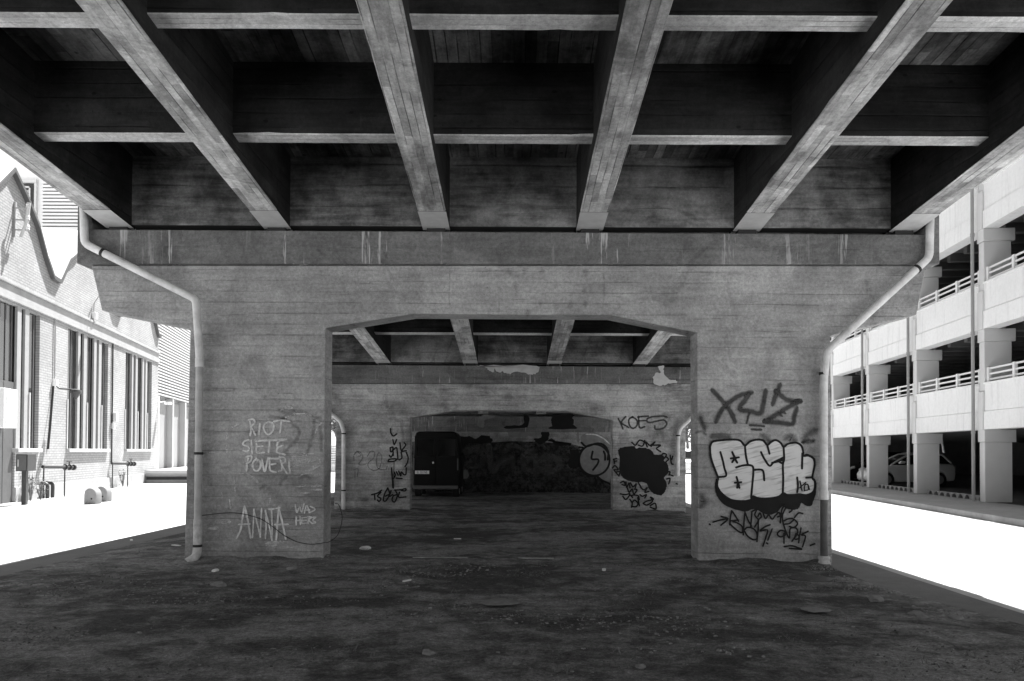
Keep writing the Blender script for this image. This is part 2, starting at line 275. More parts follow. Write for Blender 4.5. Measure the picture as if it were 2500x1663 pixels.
G = {
'XYZ':[(0.082,[(2.867,2.478),(2.97,2.367),(3.054,2.274),(3.129,2.162),(3.175,2.05)]),(0.082,[(3.408,2.453),(3.259,2.415),(3.147,2.349),(3.054,2.274),(2.979,2.18),(2.914,2.049)]),(0.082,[(3.371,2.415),(3.315,2.331),(3.25,2.247),(3.278,2.2),(3.39,2.191),(3.539,2.155),(3.585,2.276),(3.617,2.472)]),(0.082,[(3.819,2.557),(3.753,2.389),(3.725,2.299)]),(0.082,[(3.772,2.473),(3.893,2.371),(3.986,2.338),(4.108,2.331)]),(0.082,[(4.098,2.335),(3.93,2.24),(3.781,2.146),(3.613,2.049)]),(0.082,[(3.613,2.043),(3.818,2.025),(3.999,2.009),(4.027,2.11),(4.061,2.219)]),(0.041,[(3.384,2.154),(3.365,2.088),(3.347,2.023)]),(0.041,[(3.399,1.988),(3.492,1.985),(3.591,1.974)]),(0.041,[(3.423,1.93),(3.492,1.925),(3.55,1.925)]),(0.041,[(3.8,2.165),(3.846,2.124)]),(0.041,[(3.846,2.193),(3.893,2.162)])],
'SMUDGE':[(0.1118,[(2.719,0.949),(2.747,0.903),(2.719,0.856)]),(0.1118,[(2.7,2.076),(2.737,1.992)]),(0.1118,[(3.594,1.828),(3.641,1.791)]),(0.1118,[(3.93,1.811),(3.986,1.83),(4.023,1.784)]),(0.1118,[(2.886,1.825),(2.961,1.835),(3.054,1.817)]),(0.1118,[(4.172,1.794),(4.237,1.869),(4.303,1.906)]),(0.0484,[(4.153,1.753),(4.237,1.779),(4.312,1.772),(4.247,1.742),(4.163,1.745)]),(0.0484,[(2.69,2.085),(2.718,1.992),(2.752,1.918)]),(0.0484,[(2.635,1.88),(2.7,1.899),(2.756,1.862)])],
'BFILL':[(2.821,1.676),(2.858,1.747),(2.979,1.77),(3.166,1.782),(3.259,1.762),(3.319,1.697),(3.389,1.753),(3.483,1.781),(3.576,1.772),(3.637,1.708),(3.688,1.745),(3.753,1.777),(3.827,1.74),(3.87,1.681),(3.93,1.722),(4.042,1.741),(4.12,1.701),(4.15,1.608),(4.153,1.555),(4.228,1.556),(4.298,1.511),(4.311,1.422),(4.279,1.251),(4.311,1.199),(4.316,1.115),(4.283,1.035),(4.19,0.997),(4.097,1.008),(4.05,1.002),(3.929,0.996),(3.864,1.02),(3.799,0.973),(3.668,0.948),(3.519,0.948),(3.436,0.975),(3.398,0.925),(3.296,0.906),(3.129,0.923),(2.998,1.007),(2.928,1.108),(2.928,1.192),(2.933,1.248),(2.868,1.415),(2.831,1.545)],
'BSHAD':[(2.909,1.229),(2.894,1.155),(2.898,1.043),(2.952,0.932),(3.054,0.839),(3.184,0.784),(3.333,0.757),(3.408,0.785),(3.482,0.789),(3.557,0.745),(3.668,0.712),(3.78,0.75),(3.854,0.834),(3.929,0.797),(4.04,0.785),(4.096,0.822),(4.124,0.882),(4.189,0.845),(4.264,0.845),(4.301,0.92),(4.335,1.031),(4.335,1.199),(4.292,1.254),(4.33,1.422),(4.321,1.515),(4.237,1.58),(4.153,1.57),(4.079,1.495),(4.078,1.123),(3.631,1.065),(3.073,1.156)],
'BLINE':[(0.0242,[(2.821,1.676),(2.858,1.747),(2.979,1.77),(3.166,1.782),(3.259,1.762),(3.319,1.697),(3.389,1.753),(3.483,1.781),(3.576,1.772),(3.637,1.708),(3.688,1.745),(3.753,1.777),(3.827,1.74),(3.87,1.681),(3.93,1.722),(4.042,1.741),(4.12,1.701),(4.15,1.608),(4.153,1.555),(4.228,1.556),(4.298,1.511),(4.311,1.422),(4.279,1.251),(4.311,1.199),(4.316,1.115),(4.283,1.035),(4.19,0.997),(4.097,1.008),(4.05,1.002),(3.929,0.996),(3.864,1.02),(3.799,0.973),(3.668,0.948),(3.519,0.948),(3.436,0.975),(3.398,0.925),(3.296,0.906),(3.129,0.923),(2.998,1.007),(2.928,1.108),(2.928,1.192),(2.933,1.248),(2.868,1.415),(2.831,1.545),(2.821,1.676)]),(0.0242,[(2.97,1.602),(3.002,1.49),(3.026,1.379),(3.05,1.267),(2.933,1.244)]),(0.0242,[(3.194,1.385),(3.296,1.414),(3.408,1.414),(3.44,1.353),(3.426,1.157),(3.408,0.962)]),(0.0242,[(3.319,1.697),(3.334,1.548),(3.361,1.427)]),(0.0242,[(3.548,1.605),(3.594,1.512),(3.669,1.41),(3.725,1.457),(3.818,1.504),(3.87,1.532)]),(0.0242,[(3.637,1.708),(3.654,1.642),(3.669,1.583)]),(0.0242,[(3.44,1.353),(3.557,1.353),(3.585,1.307),(3.594,1.205)]),(0.0242,[(3.87,1.681),(3.877,1.513),(3.859,1.42),(3.864,1.215),(3.858,1.029)]),(0.0242,[(4.138,1.589),(4.134,1.458),(4.131,1.375)]),(0.0242,[(4.19,1.243),(4.279,1.251)]),(0.0242,[(4.063,1.244),(4.074,1.123),(4.063,1.039)]),(0.0242,[(3.138,1.603),(3.166,1.543),(3.188,1.51)]),(0.0242,[(3.119,1.513),(3.231,1.529)]),(0.0242,[(3.17,1.51),(3.138,1.461)]),(0.0242,[(3.175,1.51),(3.207,1.454)]),(0.0242,[(3.199,1.249),(3.222,1.166)]),(0.0242,[(3.175,1.167),(3.263,1.175)]),(0.0242,[(3.218,1.171),(3.207,1.097)]),(0.0242,[(3.222,1.166),(3.24,1.097)]),(0.0242,[(3.706,1.453),(3.781,1.472),(3.859,1.494),(3.851,1.448),(3.799,1.472)]),(0.0149,[(4.101,1.194),(4.13,1.058)]),(0.0149,[(4.097,1.101),(4.184,1.176)]),(0.0149,[(4.16,1.058),(4.171,1.139),(4.212,1.146),(4.219,1.077),(4.164,1.064)]),(0.0149,[(4.212,1.146),(4.236,1.077)])],
'TAGR':[(0.0186,[(2.864,0.606),(2.961,0.635),(3.073,0.657)]),(0.0186,[(2.98,0.687),(3.073,0.654),(2.976,0.564)]),(0.0186,[(2.812,0.578),(2.822,0.571)]),(0.0186,[(3.129,0.769),(3.11,0.673),(3.101,0.57)]),(0.0186,[(3.138,0.762),(3.184,0.691),(3.225,0.621)]),(0.0186,[(3.11,0.626),(3.225,0.636)]),(0.0186,[(3.106,0.58),(3.166,0.524),(3.24,0.469),(3.281,0.469),(3.277,0.543),(3.222,0.589),(3.147,0.617)]),(0.0186,[(3.318,0.763),(3.305,0.636),(3.292,0.428)]),(0.0186,[(3.318,0.748),(3.361,0.637),(3.411,0.553)]),(0.0186,[(3.415,0.758),(3.408,0.655),(3.398,0.548)]),(0.0186,[(3.426,0.767),(3.482,0.786),(3.456,0.711),(3.504,0.637),(3.454,0.54)]),(0.0186,[(3.501,0.693),(3.529,0.74),(3.547,0.684),(3.51,0.637),(3.504,0.507),(3.486,0.336)]),(0.0186,[(3.575,0.734),(3.609,0.66),(3.653,0.712),(3.702,0.653),(3.746,0.703)]),(0.0186,[(3.757,0.713),(3.798,0.75),(3.817,0.704),(3.78,0.685)]),(0.0186,[(3.296,0.488),(3.352,0.534),(3.436,0.516),(3.486,0.451),(3.482,0.373),(3.426,0.364),(3.352,0.414),(3.305,0.488)]),(0.0186,[(3.672,0.573),(3.603,0.545),(3.529,0.485),(3.635,0.499),(3.612,0.396),(3.571,0.27)]),(0.0186,[(3.702,0.512),(3.672,0.434),(3.642,0.356)]),(0.0186,[(3.625,0.315),(3.636,0.304)]),(0.0186,[(3.895,0.862),(3.839,0.787),(3.817,0.602)]),(0.0186,[(3.845,0.709),(3.892,0.806),(3.944,0.825),(3.985,0.784),(3.947,0.751)]),(0.0186,[(3.847,0.732),(3.854,0.62),(3.9,0.472),(3.947,0.385),(3.958,0.519),(4.04,0.528),(4.062,0.458),(3.984,0.342)]),(0.0186,[(3.873,0.63),(3.929,0.658),(4.003,0.658),(4.062,0.593),(4.012,0.537),(3.947,0.55)]),(0.0186,[(3.882,0.583),(3.947,0.593),(4.003,0.64)]),(0.0186,[(4.018,0.677),(4.078,0.742),(4.137,0.733)]),(0.0186,[(3.895,0.481),(3.821,0.494),(3.776,0.444),(3.817,0.403),(3.887,0.431),(3.884,0.472)]),(0.0186,[(3.869,0.45),(3.869,0.314)]),(0.0186,[(4.04,0.45),(4.081,0.417),(4.068,0.376),(4.018,0.376),(4.04,0.45)]),(0.0186,[(4.111,0.529),(4.092,0.426),(4.077,0.321)]),(0.0186,[(4.211,0.483),(4.114,0.432),(4.174,0.414),(4.133,0.265)]),(0.0186,[(3.872,0.264),(3.984,0.277),(4.118,0.232)]),(0.0186,[(4.244,0.284),(4.304,0.307)]),(0.0186,[(3.947,0.24),(4.118,0.228)])],
'RIOT':[(0.0285,[(-3.745,2.021),(-3.72,1.917),(-3.732,1.813)]),(0.0285,[(-3.756,2.031),(-3.689,2.038),(-3.669,1.985),(-3.722,1.931),(-3.688,1.88),(-3.662,1.82)]),(0.0285,[(-3.596,1.968),(-3.608,1.831)]),(0.0285,[(-3.471,2.002),(-3.526,1.969),(-3.54,1.901),(-3.491,1.824),(-3.434,1.845),(-3.395,1.919),(-3.412,1.982),(-3.471,2.006)]),(0.0285,[(-3.392,2.009),(-3.295,2.023),(-3.174,2.01)]),(0.0285,[(-3.288,2.02),(-3.297,1.936),(-3.31,1.849)]),(0.0285,[(-3.759,1.743),(-3.817,1.724),(-3.828,1.673),(-3.769,1.655),(-3.744,1.615),(-3.777,1.581),(-3.827,1.59)]),(0.0285,[(-3.715,1.733),(-3.7,1.562)]),(0.0285,[(-3.644,1.725),(-3.638,1.649),(-3.633,1.562),(-3.532,1.566)]),(0.0285,[(-3.648,1.725),(-3.577,1.733),(-3.502,1.739)]),(0.0285,[(-3.635,1.646),(-3.556,1.655)]),(0.0285,[(-3.502,1.739),(-3.393,1.741),(-3.272,1.752)]),(0.0285,[(-3.453,1.734),(-3.467,1.575)]),(0.0285,[(-3.217,1.755),(-3.309,1.731),(-3.342,1.693),(-3.338,1.642),(-3.265,1.668)]),(0.0285,[(-3.338,1.642),(-3.348,1.57),(-3.237,1.54)]),(0.0285,[(-3.756,1.515),(-3.767,1.414),(-3.778,1.31)]),(0.0285,[(-3.793,1.501),(-3.709,1.515),(-3.722,1.444),(-3.775,1.41)]),(0.0285,[(-3.642,1.473),(-3.682,1.431),(-3.691,1.364),(-3.657,1.311),(-3.607,1.314),(-3.574,1.381),(-3.591,1.448),(-3.642,1.473)]),(0.0285,[(-3.558,1.465),(-3.519,1.294),(-3.474,1.482)]),(0.0285,[(-3.449,1.482),(-3.45,1.382),(-3.436,1.308),(-3.363,1.288)]),(0.0285,[(-3.449,1.479),(-3.32,1.483)]),(0.0285,[(-3.446,1.395),(-3.369,1.406)]),(0.0285,[(-3.307,1.5),(-3.276,1.399),(-3.275,1.316),(-3.313,1.302)]),(0.0285,[(-3.307,1.5),(-3.24,1.492),(-3.229,1.433),(-3.279,1.396),(-3.207,1.279)]),(0.0285,[(-3.175,1.433),(-3.157,1.279)]),(0.0285,[(-3.625,1.456),(-3.642,1.482)])],
'ANNA':[(0.0285,[(-3.806,0.794),(-3.831,0.627),(-3.857,0.46),(-3.911,0.346)]),(0.0285,[(-3.794,0.789),(-3.759,0.627),(-3.711,0.357)]),(0.0285,[(-3.875,0.543),(-3.729,0.547)]),(0.0285,[(-3.364,0.542),(-3.187,0.546)]),(0.0285,[(-3.316,0.78),(-3.264,0.579),(-3.212,0.342)]),(0.0285,[(-3.316,0.78),(-3.331,0.579),(-3.346,0.333)]),(0.0218,[(-3.668,0.758),(-3.674,0.544),(-3.684,0.357)]),(0.0218,[(-3.668,0.745),(-3.616,0.544),(-3.57,0.367)]),(0.0218,[(-3.558,0.765),(-3.566,0.595),(-3.574,0.367)]),(0.0218,[(-3.5,0.742),(-3.49,0.545),(-3.5,0.348)]),(0.0218,[(-3.504,0.735),(-3.448,0.528),(-3.409,0.318)]),(0.0218,[(-3.417,0.766),(-3.406,0.545),(-3.407,0.318)]),(0.0218,[(-3.45,0.759),(-3.383,0.763)]),(0.0218,[(-3.35,0.771),(-3.3,0.78)]),(0.0218,[(-3.079,0.823),(-3.055,0.717),(-3.015,0.798),(-2.988,0.721),(-2.955,0.84)]),(0.0218,[(-2.947,0.711),(-2.915,0.815),(-2.877,0.718)]),(0.0218,[(-2.944,0.748),(-2.877,0.752)]),(0.0218,[(-2.861,0.802),(-2.797,0.762),(-2.874,0.715)]),(0.0218,[(-3.064,0.647),(-3.063,0.544)]),(0.0218,[(-3.01,0.656),(-3.003,0.552)]),(0.0218,[(-3.067,0.597),(-3.007,0.606)]),(0.0218,[(-2.977,0.639),(-2.98,0.564),(-2.909,0.564)]),(0.0218,[(-2.98,0.639),(-2.903,0.648)]),(0.0218,[(-2.98,0.601),(-2.92,0.606)]),(0.0218,[(-2.893,0.656),(-2.892,0.561)]),(0.0218,[(-2.897,0.656),(-2.843,0.648),(-2.886,0.611),(-2.834,0.561)]),(0.0218,[(-2.826,0.648),(-2.783,0.649),(-2.829,0.608),(-2.785,0.575),(-2.835,0.561)])],
'SCRIB':[(0.0252,[(-3.14,1.559),(-2.972,1.548),(-2.838,1.556)]),(0.0252,[(-3.139,1.509),(-2.921,1.518)]),(0.0252,[(-3.147,1.467),(-3.038,1.464),(-2.934,1.468)]),(0.0252,[(-3.138,1.417),(-2.92,1.426)]),(0.0252,[(-3.154,1.367),(-2.95,1.381)]),(0.0252,[(-3.162,1.316),(-3.02,1.308),(-2.877,1.318),(-2.752,1.377)]),(0.0252,[(-2.904,1.435),(-2.837,1.472),(-2.753,1.486),(-2.741,1.419),(-2.844,1.365),(-2.912,1.401),(-2.87,1.443),(-2.803,1.449)]),(0.0252,[(-3.053,1.233),(-2.952,1.267),(-2.852,1.276)]),(0.0252,[(-3.228,2.071),(-3.128,2.113),(-2.977,2.122),(-2.876,2.098)]),(0.0252,[(-2.716,1.998),(-2.766,1.939),(-2.803,1.851)]),(0.0252,[(-4.065,1.848),(-4.077,1.748)]),(0.0252,[(-4.076,1.664),(-4.065,1.563)]),(0.0252,[(-3.957,1.195),(-3.938,0.994)]),(0.0252,[(-4.139,0.993),(-4.136,0.952)]),(0.0252,[(-4.021,0.91),(-4.003,0.777)]),(0.0252,[(-3.858,1.271),(-3.723,1.238),(-3.622,1.147)]),(0.0252,[(-3.435,0.905),(-3.451,0.846)]),(0.0252,[(-3.051,1.082),(-2.884,1.09),(-2.716,1.094)]),(0.0252,[(-2.867,1.036),(-2.716,1.04)]),(0.0252,[(-3.0,0.989),(-2.883,0.993)]),(0.0252,[(-4.313,1.562),(-4.23,1.571)]),(0.0252,[(-4.024,1.907),(-3.898,1.967)]),(0.0252,[(-3.479,0.236),(-3.294,0.237),(-3.11,0.213)]),(0.0436,[(-3.288,2.188),(-3.23,2.222),(-3.154,2.205)]),(0.0436,[(-4.301,0.474),(-4.184,0.483)]),(0.0436,[(-4.168,0.575),(-4.018,0.576)]),(0.0436,[(-3.479,0.278),(-3.278,0.295)])],
'QMARK':[(0.057,[(-3.446,2.07),(-3.312,2.062),(-3.144,1.987),(-3.042,1.895),(-3.05,1.803),(-3.124,1.702),(-3.224,1.592)]),(0.057,[(-3.278,2.054),(-3.145,2.113),(-2.977,2.131),(-2.842,2.072),(-2.741,2.056)]),(0.057,[(-2.825,2.022),(-2.84,1.837),(-2.876,1.72),(-2.905,1.594)]),(0.057,[(-2.74,1.922),(-2.722,1.754),(-2.721,1.603)]),(0.057,[(-3.313,2.171),(-3.212,2.13),(-3.128,2.155)]),(0.057,[(-3.019,1.2),(-2.952,1.225),(-2.885,1.209)]),(0.057,[(-3.303,1.131),(-3.22,1.215)]),(0.057,[(-3.571,1.063),(-3.521,1.097),(-3.453,1.064)])],
'CABLE':(0.0101,[(-4.471,0.661),(-4.354,0.671),(-4.203,0.692),(-3.986,0.706),(-3.818,0.69),(-3.684,0.658),(-3.549,0.611),(-3.398,0.512),(-3.296,0.432),(-3.195,0.366),(-3.044,0.296),(-2.876,0.267),(-2.743,0.274),(-2.651,0.293)]),
'P2TAG':[(0.0308,[(-3.188,2.176),(-3.181,2.073),(-3.115,1.987),(-3.023,2.043)]),(0.0308,[(-3.125,1.888),(-3.089,1.761),(-3.028,1.889)]),(0.0308,[(-3.195,1.678),(-3.123,1.693),(-3.133,1.601),(-3.184,1.576),(-3.195,1.678)]),(0.0308,[(-3.123,1.683),(-3.111,1.477)]),(0.0308,[(-3.112,1.621),(-3.031,1.683),(-3.009,1.581),(-2.987,1.371)]),(0.0308,[(-2.939,1.807),(-2.917,1.643),(-2.882,1.577)]),(0.0308,[(-2.826,1.808),(-2.79,1.746),(-2.886,1.598),(-2.771,1.602)]),(0.0308,[(-3.214,1.477),(-3.169,1.432),(-3.112,1.539)]),(0.0308,[(-2.906,1.561),(-2.885,1.417),(-2.95,1.361)]),(0.0308,[(-2.773,1.561),(-2.72,1.418),(-2.748,1.274),(-2.801,1.187)]),(0.0308,[(-3.244,1.312),(-3.213,1.374),(-3.028,1.385),(-3.09,1.323),(-3.244,1.312)]),(0.0308,[(-3.158,1.148),(-3.136,0.923),(-3.116,0.635)]),(0.0308,[(-3.088,1.046),(-3.054,0.964),(-3.097,0.878)]),(0.0308,[(-3.026,1.046),(-2.98,0.96)]),(0.0308,[(-2.965,1.067),(-2.912,0.94),(-2.899,1.047),(-2.836,0.981),(-2.779,0.986),(-2.768,1.15)]),(0.0308,[(-3.029,0.882),(-2.877,0.87)]),(0.0308,[(-3.669,0.448),(-3.515,0.49),(-3.409,0.566)]),(0.0308,[(-3.597,0.469),(-3.584,0.321)]),(0.0308,[(-3.429,0.511),(-3.514,0.408),(-3.428,0.346),(-3.472,0.27),(-3.514,0.305)]),(0.0308,[(-3.249,0.624),(-3.33,0.47),(-3.36,0.302),(-3.288,0.294),(-3.203,0.471),(-3.249,0.624)]),(0.0308,[(-3.309,0.409),(-3.182,0.471)]),(0.0308,[(-3.162,0.553),(-3.206,0.405),(-3.12,0.45)]),(0.0308,[(-3.068,0.57),(-2.92,0.579),(-2.776,0.606),(-2.796,0.55),(-2.899,0.562)]),(0.0308,[(-3.043,0.553),(-2.997,0.431),(-3.061,0.262),(-3.132,0.303),(-3.104,0.41),(-3.018,0.451)]),(0.0308,[(-2.94,0.513),(-2.96,0.386),(-2.771,0.391)]),(0.0144,[(-3.089,1.292),(-3.093,0.964),(-3.095,0.615)])],
'P2BUB':[(0.0308,[(-4.139,1.493),(-4.058,1.576),(-3.955,1.535),(-3.913,1.412),(-4.014,1.247),(-3.911,1.223),(-3.829,1.248)]),(0.0308,[(-3.79,1.454),(-3.708,1.577),(-3.605,1.557),(-3.625,1.413),(-3.768,1.269),(-3.746,1.146),(-3.602,1.081),(-3.458,1.167),(-3.415,1.455),(-3.498,1.537),(-3.543,1.414),(-3.52,1.147),(-3.314,1.102),(-3.27,1.189)]),(0.0308,[(-4.16,1.452),(-4.138,1.329)]),(0.0308,[(-4.136,1.103),(-4.034,1.113),(-4.053,0.918)]),(0.0308,[(-4.115,1.041),(-4.114,0.897)]),(0.0308,[(-4.037,1.555),(-3.954,1.473),(-4.036,1.452)])],
'KOES':[(0.0576,[(2.79,2.462),(2.858,2.328),(2.908,2.209)]),(0.0576,[(2.975,2.518),(2.872,2.369),(3.052,2.243)]),(0.0576,[(3.16,2.515),(3.068,2.453),(3.078,2.309),(3.171,2.214),(3.274,2.289),(3.273,2.433),(3.16,2.515)]),(0.0576,[(3.318,2.52),(3.346,2.244),(3.473,2.259)]),(0.0576,[(3.31,2.516),(3.438,2.531),(3.569,2.541)]),(0.0576,[(3.335,2.413),(3.483,2.424)]),(0.0576,[(4.059,2.519),(3.952,2.543),(3.705,2.528),(3.561,2.476),(3.541,2.403),(3.627,2.373),(3.87,2.426),(3.997,2.436),(4.059,2.334),(3.953,2.218),(3.767,2.197),(3.747,2.275)])],
'BLOB':[(2.781,1.649),(2.884,1.711),(3.192,1.754),(3.254,1.692),(3.398,1.714),(3.542,1.694),(3.686,1.612),(3.748,1.53),(3.933,1.521),(3.995,1.367),(4.077,1.285),(4.108,1.121),(4.057,0.997),(3.996,0.915),(4.057,0.772),(4.037,0.628),(3.955,0.484),(3.832,0.473),(3.688,0.524),(3.585,0.646),(3.544,0.749),(3.4,0.81),(3.194,0.809),(2.989,0.869),(2.865,0.992),(2.813,1.176),(2.823,1.403)],
'BLOBT':[(0.0308,[(3.141,1.846),(3.234,1.774),(3.299,1.857)]),(0.0308,[(3.299,1.857),(3.357,1.909),(3.464,1.858),(3.419,1.751),(3.316,1.775)]),(0.0308,[(3.48,1.899),(3.546,1.731)]),(0.0308,[(3.521,1.858),(3.624,1.772),(3.752,1.869),(3.645,1.741)]),(0.0308,[(3.706,1.777),(3.896,1.778),(3.789,1.691),(3.896,1.609)]),(0.0308,[(3.913,1.51),(3.974,1.562),(4.05,1.532),(3.995,1.445),(3.954,1.49)]),(0.0308,[(3.974,1.408),(4.036,1.47),(4.102,1.409),(4.036,1.342)]),(0.0308,[(4.149,1.512),(4.18,1.306),(4.225,1.282)]),(0.0308,[(4.215,1.491),(4.19,1.405)]),(0.0308,[(2.659,1.402),(2.745,1.423)]),(0.0308,[(2.669,1.402),(2.692,1.295)]),(0.0308,[(2.69,1.348),(2.745,1.361)]),(0.0308,[(2.639,1.176),(2.7,1.238),(2.787,1.135),(2.68,1.131)]),(0.0308,[(2.742,1.073),(2.828,1.074),(2.804,0.967)]),(0.0308,[(2.68,1.114),(2.783,0.991)]),(0.0308,[(4.078,1.08),(4.143,1.08),(4.119,0.994)]),(0.0308,[(4.16,0.998),(4.226,0.974)]),(0.0308,[(4.057,0.895),(4.144,0.905),(4.111,0.768)]),(0.0308,[(2.845,0.786),(2.927,0.828),(2.973,0.725),(2.886,0.741)]),(0.0308,[(2.989,0.808),(3.01,0.664),(3.071,0.787),(3.096,0.66)]),(0.0308,[(3.112,0.788),(3.174,0.685),(3.26,0.768),(3.236,0.661)]),(0.0308,[(3.318,0.789),(3.384,0.682)]),(0.0308,[(3.03,0.644),(3.072,0.541),(3.154,0.624),(3.195,0.497),(3.281,0.604),(3.215,0.624)]),(0.0308,[(2.842,0.499),(2.969,0.479),(3.097,0.5),(2.99,0.352),(2.908,0.438)]),(0.0308,[(3.092,0.48),(3.175,0.398),(3.134,0.459),(3.298,0.46),(3.343,0.354)]),(0.0308,[(3.38,0.666),(3.462,0.605),(3.548,0.667),(3.483,0.543),(3.589,0.564)]),(0.0308,[(3.359,0.481),(3.421,0.44),(3.528,0.482),(3.483,0.395)]),(0.0308,[(3.155,0.275),(3.216,0.337),(3.302,0.255),(3.257,0.169),(3.155,0.172)]),(0.0308,[(3.298,0.399),(3.344,0.19)]),(0.0308,[(3.442,0.256),(3.545,0.318),(3.713,0.36),(3.627,0.421),(3.688,0.314),(3.545,0.211),(3.463,0.235)]),(0.0308,[(3.627,0.195),(3.754,0.257),(3.775,0.11),(3.627,0.154)]),(0.0308,[(3.093,0.357),(3.155,0.254),(3.134,0.152)]),(0.0308,[(4.304,0.773),(4.335,0.763)])],
'P2PALE':[[(-0.922,3.822),(-0.73,3.84),(0.297,3.854),(0.703,3.83),(0.64,3.645),(0.469,3.615),(0.255,3.673),(0.041,3.655),(-0.13,3.62),(-0.259,3.684),(-0.387,3.662),(-0.452,3.782),(-0.515,3.661),(-0.622,3.725),(-0.708,3.797)],[(3.805,3.844),(3.976,3.845),(3.955,3.682),(4.105,3.512),(4.276,3.491),(4.298,3.406),(4.062,3.383),(3.891,3.339),(3.699,3.381),(3.686,3.553),(3.763,3.66),(3.87,3.682)]],
'ABLET':[(0.2029,[(-1.726,1.583),(-1.288,1.72),(-1.083,1.45),(-1.182,1.044),(-1.622,1.008)]),(0.2029,[(-0.882,1.756),(-0.812,1.316),(-0.776,0.979),(-0.675,0.871),(-0.507,1.183),(-0.069,1.387),(0.001,0.908)]),(0.2029,[(-0.374,1.589),(-0.003,1.827),(0.376,1.66),(0.473,1.187)]),(0.2029,[(0.505,1.593),(0.749,1.459),(0.507,1.147)]),(0.2029,[(0.885,1.392),(0.948,0.777),(0.44,0.984)]),(0.2029,[(1.081,1.258),(1.351,1.428),(1.69,1.328),(1.833,1.059),(1.624,0.882),(1.117,0.92)])],
'ABBLK':[[(1.548,3.019),(2.326,3.023),(2.293,2.887),(2.361,2.786),(2.328,2.633),(2.447,2.465),(1.415,2.46),(1.516,2.579),(1.481,2.748)],[(-2.034,2.156),(-1.628,2.175),(-1.357,2.092),(-1.155,2.228),(-0.85,2.162),(-0.748,1.993),(-1.018,1.89),(-1.694,1.887),(-1.998,1.75)],[(0.431,2.98),(0.635,2.947),(0.636,2.575),(0.467,2.506),(-0.26,2.462),(-0.21,2.571),(0.399,2.624)],[(2.223,1.669),(2.561,1.637),(2.553,1.062),(2.164,1.026)],[(1.145,2.374),(1.347,2.409),(1.416,2.172),(1.282,1.935),(1.011,1.9),(0.841,2.068),(1.078,2.137)],[(2.229,1.821),(1.688,1.835),(1.484,2.003),(1.349,2.003),(1.518,2.105),(1.755,1.937),(2.262,1.939)],[(2.563,3.024),(2.8,2.991),(2.954,2.477),(2.768,2.476)]],
'ABPALE':[[(-1.327,2.836),(-1.125,2.973),(-0.685,2.992),(-0.685,2.907),(-1.023,2.804),(-1.072,2.533),(-1.292,2.515)],[(2.447,2.397),(2.514,2.38),(2.566,2.009),(2.516,1.941),(2.464,2.245)],[(-1.891,0.838),(-1.688,0.873),(-1.653,0.637),(-1.72,0.535),(-1.89,0.568)],[(-0.208,2.334),(0.13,2.403),(1.009,2.373),(1.145,2.239),(0.604,2.168),(-0.004,2.132)]],
'ABCIRC':[(3.712,1.287),(3.693,1.136),(3.636,0.996),(3.546,0.875),(3.429,0.782),(3.292,0.724),(3.145,0.703),(2.998,0.722),(2.861,0.78),(2.743,0.871),(2.653,0.991),(2.595,1.131),(2.576,1.282),(2.594,1.432),(2.651,1.573),(2.741,1.694),(2.858,1.787),(2.995,1.845),(3.142,1.866),(3.289,1.847),(3.426,1.789),(3.544,1.697),(3.635,1.577),(3.692,1.437)],
'ABBIRD':[(2.651,1.941),(2.617,2.144),(2.769,2.28),(3.039,2.349),(3.377,2.249),(3.615,2.081),(3.75,1.913),(3.751,1.608),(3.649,1.878),(3.378,2.012),(3.243,1.927),(2.838,1.8)],
'ABLINE':[(0.0609,[(3.725,1.287),(3.706,1.133),(3.648,0.989),(3.556,0.866),(3.436,0.771),(3.296,0.711),(3.145,0.69),(2.995,0.709),(2.854,0.768),(2.734,0.862),(2.641,0.985),(2.582,1.128),(2.562,1.282),(2.581,1.436),(2.639,1.579),(2.731,1.703),(2.851,1.798),(2.991,1.858),(3.142,1.879),(3.292,1.86),(3.433,1.801),(3.554,1.707),(3.646,1.584),(3.705,1.441),(3.725,1.287)]),(0.0609,[(2.651,1.941),(2.838,1.8),(3.243,1.917),(3.514,1.844),(3.667,1.608),(3.651,1.304)]),(0.0609,[(3.075,1.605),(3.042,1.328),(3.285,1.302),(3.262,1.133),(3.094,0.906)]),(0.0609,[(3.498,1.607),(3.549,1.472),(3.549,1.296)]),(0.0609,[(3.247,0.66),(3.45,0.509),(3.721,0.392)]),(0.0609,[(2.672,0.86),(2.909,0.692),(3.179,0.659)]),(0.0541,[(3.145,0.659),(3.214,0.457),(3.18,0.288)]),(0.0541,[(2.567,1.772),(2.736,1.739),(2.618,1.637)])],
'ABHIGH':[(0.0541,[(2.836,2.264),(3.175,2.248),(3.479,2.108),(3.723,1.896)])],
'ABLOW':[(3.28,0.694),(3.719,1.034),(3.737,0.426),(3.518,0.492)]}

# ------------------------------------------------------------------ materials
M={}
M['pier']=concrete('pier_concrete',0.23,0.41,'z','x',0.155,0.045,0.16,0.6,marks=0.4)
M['cap']=concrete('cap_concrete',0.12,0.19,'z','x',0.5,0.04,0.07,0.8,drips=True)
M['pier_far']=concrete('stained_pier_concrete',0.16,0.46,'z','x',0.14,0.12,0.2,1.0,marks=0.45)
M['cap_far']=concrete('stained_cap_concrete',0.09,0.18,'z','x',0.5,0.06,0.1,0.9,drips=True)
M['soffit']=concrete('girder_soffit_concrete',0.20,0.56,'x','y',0.085,0.30,0.7,1.0,length=0.55)
M['side']=concrete('girder_side_concrete',0.006,0.030,'z','y',0.17,0.22,0.5,0.8,knots=True)  # shade of the deck bays put into the colour, unlike the pale soffit
M['beam']=concrete('cross_beam_concrete',0.005,0.032,'z','x',0.165,0.24,0.55,0.8,knots=True)  # near-black here too: recess shade between the girders is in the colour
